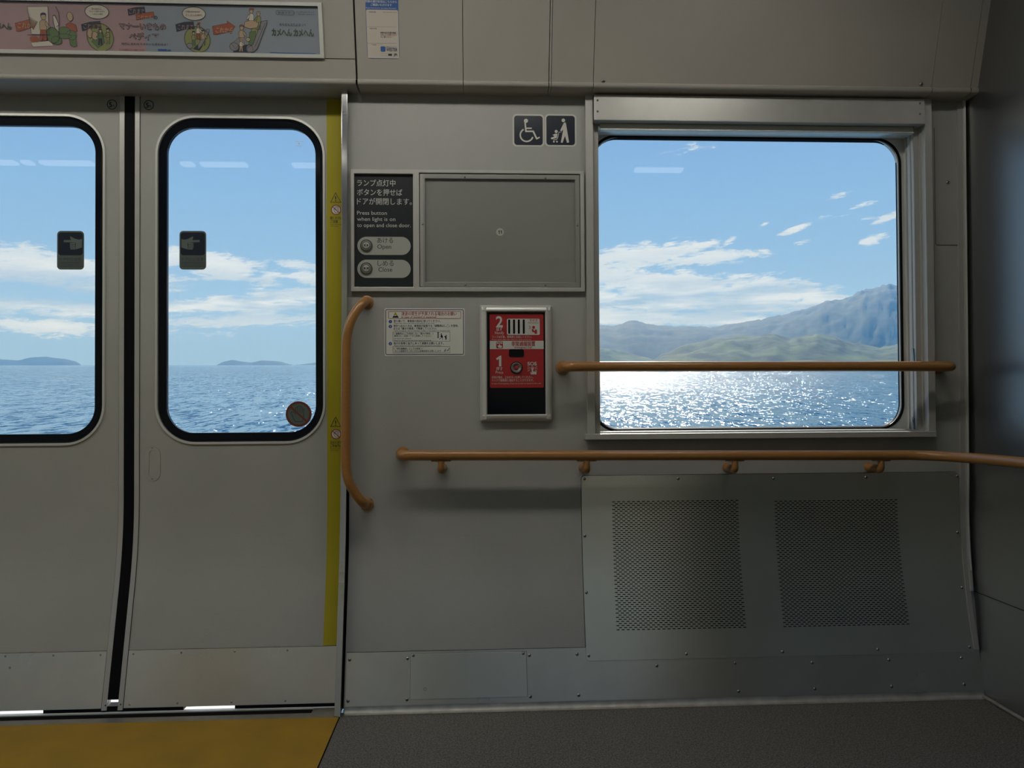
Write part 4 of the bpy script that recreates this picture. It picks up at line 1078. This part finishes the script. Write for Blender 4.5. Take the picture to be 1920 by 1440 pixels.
class Art:
    """each printed shape becomes a part of its own"""
    def __init__(s, o, mname, nm): s.o, s.mat, s.nm, s.k = o, mname, nm, 0
    def _do(s, fn, *a, **k):
        m = PM(COVE, s.o + s.k * .00001); getattr(m, fn)(*a, **k); s.k += 1; m.build(s.nm, s.mat, ad)
        if s.nm in ('outline', 'title_shadow') or 'slogan' in s.nm or fn not in ('poly', 'disc'): return
        m = PM(COVE, s.o + s.k * .00001 + .000005)
        if fn == 'poly': m.line(list(a[0]), .7, True)
        else: m.hoop(a[0], a[1], a[2] + .2, .7, 24, (a[3] if len(a) > 3 else a[2]) + .2)
        m.build('outline', 'dark_print', ad)
    def __getattr__(s, fn): return lambda *a, **k: s._do(fn, *a, **k)
def add(o, mname, nm, fn): fn(Art(o, mname, nm))
def arrow(m, x, y, w, h, tilt):
    pts = [(-w / 2, -h * .32), (w * .18, -h * .38), (w * .18, -h * .6), (w / 2, -.02 * h), (w * .25, h * .55), (w * .2, h * .34), (-w * .35, h * .45), (-w / 2, h * .4)]
    t = math.radians(tilt); m.poly([(x + p * math.cos(t) + q * math.sin(t), y - p * math.sin(t) + q * math.cos(t)) for p, q in pts])
def flag(m, x, y, w, h, tilt):
    t = math.radians(tilt); pts = [(-w / 2, -h / 2), (0, -h * .62), (w / 2, -h / 2), (w / 2, h / 2), (0, h * .38), (-w / 2, h / 2)]
    m.poly([(x + p * math.cos(t) + q * math.sin(t), y - p * math.sin(t) + q * math.cos(t)) for p, q in pts])
def f_rust(m):
    arrow(m, 50, 46, 42, 22, 12); arrow(m, 420, 53, 42, 22, 9); m.poly([(78, 58), (87, 58), (89, 76), (80, 76)]); m.rr(56, 68, 73, 79, 5); flag(m, 272, 30, 34, 10, 10); m.rr(468, 15.5, 477, 19, 1.5); m.rr(449, 47, 457.5, 49.5, 1); m.poly([(123, 46), (131, 42), (142, 47), (145, 58), (138, 62), (128, 58)])
    m.rr(370, 42, 376, 45, 1)
add(O1, 'rust_print', 'red_print', f_rust)
def f_dark(m):
    flag(m, 171, 49, 36, 13, 10); flag(m, 256, 21, 32, 12, 8); flag(m, 347, 50, 34, 14, 9)
    m.poly([(437, 98), (444, 84), (478, 84), (466, 98)]); m.poly([(362, 92), (370, 84), (380, 86), (374, 95)])
add(O1, 'dark_print', 'ribbon_print', f_dark)
def f_cream(m):
    m.poly([(51, 11.5), (89.5, 12), (92, 65), (59, 64)]); m.disc(181.5, 22, 20.5, 11.5); m.disc(363.5, 25.5, 20, 11); m.poly([(99, 29), (103, 30), (110, 45), (110, 60), (104, 55), (100, 42)])
    m.poly([(58, 80), (95, 76), (100, 86), (62, 88)])
add(O1, 'cream_print', 'speech_bubble', f_cream)
def f_olive(m):
    m.disc(188, 70, 23, 23); m.disc(370, 74, 22.5, 21.5)
    m.disc(375, 66, 6, 8); m.disc(478, 62, 7, 10)
add(O1, 'olive_print', 'round_print', f_olive)
def f_green(m):
    m.disc(99, 66, 11, 13); m.disc(106, 76, 9, 7); m.disc(121, 58, 10, 7, 20); m.disc(134, 66, 9, 8); m.poly([(128, 66), (141, 66), (144, 86), (138, 88), (132, 84)]); m.disc(121, 68, 12, 4)
    m.poly([(172, 78), (184, 58), (192, 60), (196, 80), (184, 90)]); m.poly([(466, 84), (468, 60), (480, 58), (478, 80)])
add(O2, 'green_print', 'green_figure', f_green)
def person(m, x, y, s, body=True):
    m.disc(x, y, 3.2 * s, 3.8 * s, 14)
    if body: m.poly([(x - 4 * s, y + 5 * s), (x + 4 * s, y + 5 * s), (x + 5.5 * s, y + 17 * s), (x + 3 * s, y + 31 * s), (x - 3 * s, y + 31 * s), (x - 5 * s, y + 17 * s)])
def f_tan(m):
    m.disc(131, 31, 5.2, 7.5); m.disc(465, 74, 4, 3.4); m.disc(168, 62, 5, 8); m.disc(178, 67, 6, 7)
    m.poly([(459, 41), (477, 36), (485, 44), (482, 52), (468, 54), (458, 50)])
add(O3, 'tan_print', 'figure_print', f_tan)
def f_grey(m):
    m.poly([(490, 40), (501, 38), (500, 45), (482, 92), (474, 98), (464, 97), (463, 90), (474, 84)]); m.disc(468, 92, 6, 7); m.disc(439, 87.5, 8, 7); m.poly([(434, 82), (448, 70), (452, 78), (442, 92)])
    m.poly([(388, 54), (393, 55), (392, 60), (378, 86), (372, 92), (371, 85)]); m.disc(356, 86, 5.5, 4.5)
add(O3, 'grey_print', 'escalator_print', f_grey)
def f_ol(m):   # dark outlines and lettering
    m.hoop(181.5, 22, 21, .8, 28, 12); m.hoop(363.5, 25.5, 20.5, .8, 28, 11.5)
    m.line([(51, 11.5), (89.5, 12), (92, 65), (59, 64)], .7, True); m.line([(104, 12), (110, 24), (112, 46), (106, 50)], .8); m.line([(99, 29), (103, 28), (110, 45), (110, 60), (104, 55), (99.5, 42)], .8, True)
    m.line([(51, 65), (95, 66)], .7); m.hoop(99, 66, 11.3, .7, 24, 13.3); m.hoop(188, 70, 23.3, .7, 32, 23.3); m.hoop(370, 74, 22.8, .7, 32, 21.8)
    m.line([(490, 40), (501, 38), (500, 45), (482, 92), (474, 98), (464, 97), (463, 90), (474, 84)], .8, True); m.line([(497, 44), (478, 88)], .6)
    m.t('席を詰めれば、', 172, 17.8, 2.5, 19, .01); m.t('もう一人座れるかも', 168, 22.4, 2.5, 28, .01); m.t('しれない時代', 174, 27.6, 2.5, 19, .01)
    m.t('片側を空けるのが', 348, 23, 2.6, 27, .01); m.t('正しかった時代', 348, 29.5, 2.6, 31, .01)
    m.t('時代に合わせてマナーも変わるよ！', 228.5, 83.6, 3.4, 86, .02)
    m.t('右も左も立ち止まって', 524, 48, 4, 50, .02); m.t('鉄道マナー', 521, 25.6, 3.4, 30); m.t('× いきものペディア', 556, 24, 3, 33); m.t('MANNER CAMPAIGN', 559, 27.8, 1.8, 30)
    m.ring(517, 19.5, 552, 28.3, 4, .6)
add(O4, 'dark_print', 'outline', f_ol)
def f_logo(m):
    m.t('マナーいきもの', 224, 54.2, 10, 88, .05); m.t('ペディア', 242, 73.6, 10, 57, .05); m.t('の', 288.5, 36, 6, 7, .03)
def fig(x, y, k, top, legs, hair='navy_print', arm=1):
    """a small printed person: legs, jacket, arm, head and hair"""
    A = lambda nm, mt, pts, o: Art(o, mt, nm).poly([(x + a * k, y + b * k) for a, b in pts])
    A('printed_legs', legs, [(-3.2, 14), (3.4, 14), (4.4, 29), (1.6, 29.5), (.4, 19), (-1.6, 29.5), (-4.4, 29)], O3)
    A('printed_jacket', top, [(-2.2, 4), (2.4, 4), (4.6, 7), (4.2, 16), (-4, 16), (-4.6, 7)], O3 + .0002)
    A('printed_arm', top, [(2 * arm, 6), (4.6 * arm, 6.5), (8.5 * arm, 13), (7.4 * arm, 14.4), (3 * arm, 11)], O3 + .0004)
    Art(O3 + .0002, 'tan_print', 'printed_head').disc(x, y, 2.9 * k, 3.7 * k)
    A('printed_hair', hair, [(-3.4, -.6), (-3.2, -3.6), (-.5, -4.8), (2.8, -4), (3.5, -.8), (1.5, -2.4), (-1.6, -2.2)], O3 + .0004)
fig(81, 31, 1.55, 'tan_print', 'rust_print'); fig(202, 57, .85, 'olive_print', 'olive_print', arm=-1); fig(188, 58, .9, 'green_print', 'dark_print', arm=-1)
fig(371.5, 49, .85, 'cream_print', 'rust_print', 'rust_print'); fig(363, 62, .8, 'olive_print', 'green_print'); fig(381, 60, .85, 'tan_print', 'green_print')
fig(453, 52, 1.15, 'tan_print', 'tan_print', 'rust_print'); fig(452, 75, .75, 'cream_print', 'tan_print', 'cream_print'); fig(471, 21, 1.1, 'cream_print', 'rust_print', 'rust_print', -1); fig(484.5, 26, 1.0, 'olive_print', 'olive_print', 'tan_print', -1)
add(O2, 'dark_print', 'title_shadow', f_logo)
def f_logo2(m):
    m.t('マナーいきもの', 224.6, 53.8, 9.4, 86.5, -.0); m.t('ペディア', 242.6, 73.2, 9.4, 55.5, -.0)
    m.t('これまで', 157, 53.5, 8, 30, .0, slant=.2); m.t('これまで', 242, 25.5, 8, 28, 0, slant=.2); m.t('これまで', 333, 55, 8, 29, 0, slant=.2)
add(O3, 'pink_print', 'title_print', f_logo2)
def f_gt(m): m.t('カメヘん カメヘん', 509.5, 66, 10.5, 79, .045); m.t('カメヘん', -14, 54, 10, 36, .045)
add(O3, 'dark_print', 'slogan_outline', f_gt)
def f_gt2(m): m.t('カメヘん カメヘん', 510.2, 65.6, 9.8, 77.5, .0); m.t('カメヘん', -13.4, 53.6, 9.4, 35, .0)
add(O4, 'green_print', 'slogan_print', f_gt2)
def f_now(m): m.t('これから', 33, 52, 8, 33, .01, slant=.25); m.t('これから', 404, 60.5, 8, 32, .01, slant=.2); m.t('これから', 257, 35.5, 6, 27, 0, slant=.2)
add(O4, 'tan_print', 'arrow_lettering', f_now)
def f_small(m): m.t('さまざまな時代のマナーを紹介しています', 224, 95.3, 3.4, 47, .01)
add(O4, 'letter_red', 'small_print', f_small)
def f_small2(m): m.rr(314, 93, 320.5, 95.5); m.line([(506, 98.5), (592, 100.5)], 1.1); m.rr(296, 92, 313, 95)
add(O4, 'blue_print', 'blue_bar', f_small2)

# ================================================================== OUTSIDE
SEA = -8.0                       # sea level below the eye
def sea_mat():
    m = bpy.data.materials.new('sea_water'); m.use_nodes = True
    N = m.node_tree.nodes; L = m.node_tree.links; p = N['Principled BSDF']
    p.inputs['Base Color'].default_value = (.085, .20, .29, 1); p.inputs['Roughness'].default_value = .12; p.inputs['IOR'].default_value = 1.33
    tc = N.new('ShaderNodeTexCoord')
    def V(op, a, b=None, sc=None):
        q = N.new('ShaderNodeVectorMath'); q.operation = op
        for i, v in enumerate((a, b)):
            if v is None: continue
            if isinstance(v, (tuple, Vector)): q.inputs[i].default_value = tuple(v)
            else: L.new(v, q.inputs[i])
        if sc is not None:
            if isinstance(sc, (int, float)): q.inputs['Scale'].default_value = sc
            else: L.new(sc, q.inputs['Scale'])
        return q.outputs[0]
    def nz(sx, sy, det, rough, off):
        mp = N.new('ShaderNodeMapping'); mp.inputs['Scale'].default_value = (sx, sy, 1); mp.inputs['Location'].default_value = (off, off * .7, 0); L.new(tc.outputs['Object'], mp.inputs[0])
        n = N.new('ShaderNodeTexNoise'); n.inputs['Scale'].default_value = 1; n.inputs['Detail'].default_value = det; n.inputs['Roughness'].default_value = rough
        L.new(mp.outputs[0], n.inputs['Vector']); return V('SUBTRACT', n.outputs['Color'], (.5, .5, .5))
    a = V('SCALE', nz(1.1, .26, 2, .6, 3), None, WAVE[0]); b = V('SCALE', nz(.16, .055, 3, .6, 11), None, WAVE[1]); c = V('SCALE', nz(3.1, 1.3, 1, .5, 23), None, WAVE[2])
    t = V('ADD', V('ADD', a, b), c)
    sp = N.new('ShaderNodeSeparateXYZ'); L.new(t, sp.inputs[0])
    nrm = V('ADD', V('ADD', V('SCALE', RTW, None, sp.outputs[0]), V('SCALE', FWW, None, sp.outputs[1])), tuple(UPW))
    L.new(V('NORMALIZE', nrm), p.inputs['Normal'])
    MATS['sea_water'] = m
WAVE = (2.6, .8, 1.3)
sea_mat()
def world_mesh(name, verts, faces, m, smooth=True, origin=(0, 0, 0)):
    o = Vector(origin); me = bpy.data.meshes.new(name)
    me.from_pydata([tuple(Vector(v) - o) for v in verts], [], faces); me.update()
    me.materials.append(MATS[m]); ob = bpy.data.objects.new(name, me); COL.objects.link(ob)
    ob.matrix_world = Matrix.Translation(E(*o)) @ Matrix((RTW, FWW, UPW)).transposed().to_4x4()
    if smooth:
        for p_ in me.polygons: p_.use_smooth = True
    return ob
sea = world_mesh('sea', [(-40000, 6, 0), (40000, 6, 0), (40000, 45000, 0), (-40000, 45000, 0)], [(0, 1, 2, 3)], 'sea_water', False, (0, 0, 0))
sea.location = E(0, 0, SEA); sea['kind'] = 'structure'
def land_mat(name, dark, light, scale):
    m = bpy.data.materials.new(name); m.use_nodes = True
    N = m.node_tree.nodes; L = m.node_tree.links; p = N['Principled BSDF']; p.inputs['Roughness'].default_value = .9; p.inputs['Specular IOR Level'].default_value = .1
    tc = N.new('ShaderNodeTexCoord'); n = N.new('ShaderNodeTexNoise'); n.inputs['Scale'].default_value = scale; n.inputs['Detail'].default_value = 8; n.inputs['Roughness'].default_value = .6
    L.new(tc.outputs['Object'], n.inputs['Vector'])
    r = N.new('ShaderNodeValToRGB'); e = r.color_ramp.elements; e[0].position = .38; e[0].color = dark + (1,); e[1].position = .66; e[1].color = light + (1,)
    L.new(n.outputs['Fac'], r.inputs[0]); L.new(r.outputs[0], p.inputs['Base Color']); MATS[name] = m
land_mat('forest_hill', (.02, .034, .02), (.06, .08, .03), .006)
land_mat('near_hill', (.010, .024, .012), (.085, .13, .028), .008)
land_mat('island_land', (.012, .02, .025), (.03, .04, .035), .003)
def hill(name, prof, R, depth, m, label, seed, rough=1.0, n=160, nd=26, foot=SEA):
    """terrain whose skyline follows prof [(px, py)...] at distance R, rising from the shore at R - depth"""
    xs = [p[0] for p in prof]; V = []; Fc = []
    for i in range(n + 1):
        x = lerp(xs[0], xs[-1], i / n)
        for k in range(len(prof) - 1):
            if prof[k][0] <= x <= prof[k + 1][0]:
                t = (x - prof[k][0]) / (prof[k + 1][0] - prof[k][0]); t2 = t * t * (3 - 2 * t) * .5 + t * .5
                y = lerp(prof[k][1], prof[k + 1][1], t2); break
        H = (684 - y) / F * R - foot
        for j in range(nd + 1):
            s = j / nd * 1.6
            Y = R - depth + depth * s; X = (x - 960) / F * Y
            base = math.sin(min(s, 1) * PI / 2) ** .9 if s <= 1 else max(0, 1 - (s - 1) * 1.3)
            q = Vector((X * .0026, Y * .0026, seed)); rv = abs(noise.fractal(q, 1.0, 2.1, 5)); rv2 = noise.fractal(q * 5, 1.0, 2.0, 4)
            z = foot - 1 + H * base * (1 - .42 * rough * rv * math.sin(min(1, s) * PI) ** .8) + H * .035 * rv2
            V.append((X, Y, z))
    for i in range(n):
        for j in range(nd):
            a = i * (nd + 1) + j; Fc.append((a, a + nd + 1, a + nd + 2, a + 1))
    cx = (V[0][0] + V[-1][0]) / 2
    return thing(world_mesh(name, V, Fc, m, True, (cx, R, SEA)), label, 'hill')
hill('mountain', [(1000, 640), (1080, 622), (1124, 612), (1150, 613), (1187, 602.5), (1215, 609), (1240, 612.5), (1290, 613.5), (1335, 615), (1370, 609), (1420, 602), (1460, 594), (1500, 585), (1545, 569), (1585, 562), (1620, 547), (1645, 543), (1663, 537), (1690, 541), (1760, 560), (1900, 600), (2100, 650)], 9000, 2800, 'forest_hill', 'long blue-green mountain ridge rising to the right behind the nearer headlands', 2.3, .2, 260, 40)
hill('headland', [(1205, 684), (1222, 676), (1245, 662), (1290, 645), (1345, 634), (1385, 628), (1410, 632), (1450, 626), (1480, 634), (1500, 630), (1530, 625), (1560, 630), (1600, 643), (1650, 652), (1700, 640), (1800, 655), (1900, 684)], 5000, 1300, 'near_hill', 'nearer rounded wooded headland in the middle of the large window', 7.1, 1.0, 160, 26)
hill('coastal_hill', [(980, 684), (1080, 662), (1130, 652), (1170, 658), (1205, 668), (1240, 679), (1262, 684)], 5500, 500, 'near_hill', 'low green coastal slope at the left of the large window', 4.4, 1.0, 80, 20)
hill('shore_flat', [(1440, 684), (1475, 676), (1540, 672), (1600, 678), (1660, 674), (1760, 676), (1800, 684)], 2500, 300, 'near_hill', 'low pale green shore at the foot of the headland', 9.9, .6, 80, 12)
hill('island', [(-220, 684), (-120, 674), (-40, 671), (10, 674), (35, 675.5), (58, 670), (85, 668.7), (120, 672.5), (142, 677), (152, 683.6)], 11000, 900, 'island_land', 'faint hazy island on the horizon through the left door pane', 1.1, .4, 70, 8)
hill('island', [(407, 683.6), (420, 678), (436, 674.6), (455, 678), (470, 679.5), (492, 675.8), (520, 677), (548, 683.6)], 12500, 700, 'island_land', 'small faint island on the horizon through the right door pane', 5.2, .4, 60, 8)
hill('island', [(555, 684), (600, 679), (680, 674), (800, 676), (900, 684)], 14000, 700, 'island_land', 'faint far island mostly hidden behind the wall, right door pane edge', 8.8, .4, 60, 8)
# wooded slope on the land side of the line, seen only in reflections
land_mat('land_slope', (.030, .032, .018), (.085, .088, .05), .6)
V = []; Fc = []
for i in range(41):
    for j in range(13):
        x = -30 + i * 1.5; d_ = 4 + j * 1.3; V.append((x, -d_, -1.2 + (j * .72) + .7 * noise.noise(Vector((x * .4, d_ * .4, 0)))))
for i in range(40):
    for j in range(12):
        a = i * 13 + j; Fc.append((a, a + 1, a + 14, a + 13))
sl = world_mesh('wooded_slope', V, Fc, 'land_slope', True, (0, -8, 0)); thing(sl, 'green wooded slope on the land side of the train', 'slope')

# sea air: thin haze over the water
def haze():
    m = bpy.data.materials.new('sea_haze'); m.use_nodes = True
    N = m.node_tree.nodes; L = m.node_tree.links; N.clear(); o = N.new('ShaderNodeOutputMaterial'); v = N.new('ShaderNodeVolumeScatter')
    v.inputs['Color'].default_value = (.17, .46, 1, 1); v.inputs['Density'].default_value = HAZE; v.inputs['Anisotropy'].default_value = .1
    L.new(v.outputs[0], o.inputs['Volume']); MATS['sea_haze'] = m
    X, Y0, Y1, Z0, Z1 = 30000, 600, 10500, SEA + .5, 1000
    vs = [(-X, Y0, Z0), (X, Y0, Z0), (X, Y1, Z0), (-X, Y1, Z0), (-X, Y0, Z1), (X, Y0, Z1), (X, Y1, Z1), (-X, Y1, Z1)]
    fs = [(0, 3, 2, 1), (4, 5, 6, 7), (0, 1, 5, 4), (1, 2, 6, 5), (2, 3, 7, 6), (3, 0, 4, 7)]
    h = world_mesh('sea_haze', vs, fs, 'sea_haze', False, (0, 0, 0)); h['kind'] = 'stuff'; h['label'] = 'thin blue haze lying over the distant water'
HAZE = .000085
haze()
for o_ in bpy.data.objects:
    if '_w' in o_: del o_['_w']
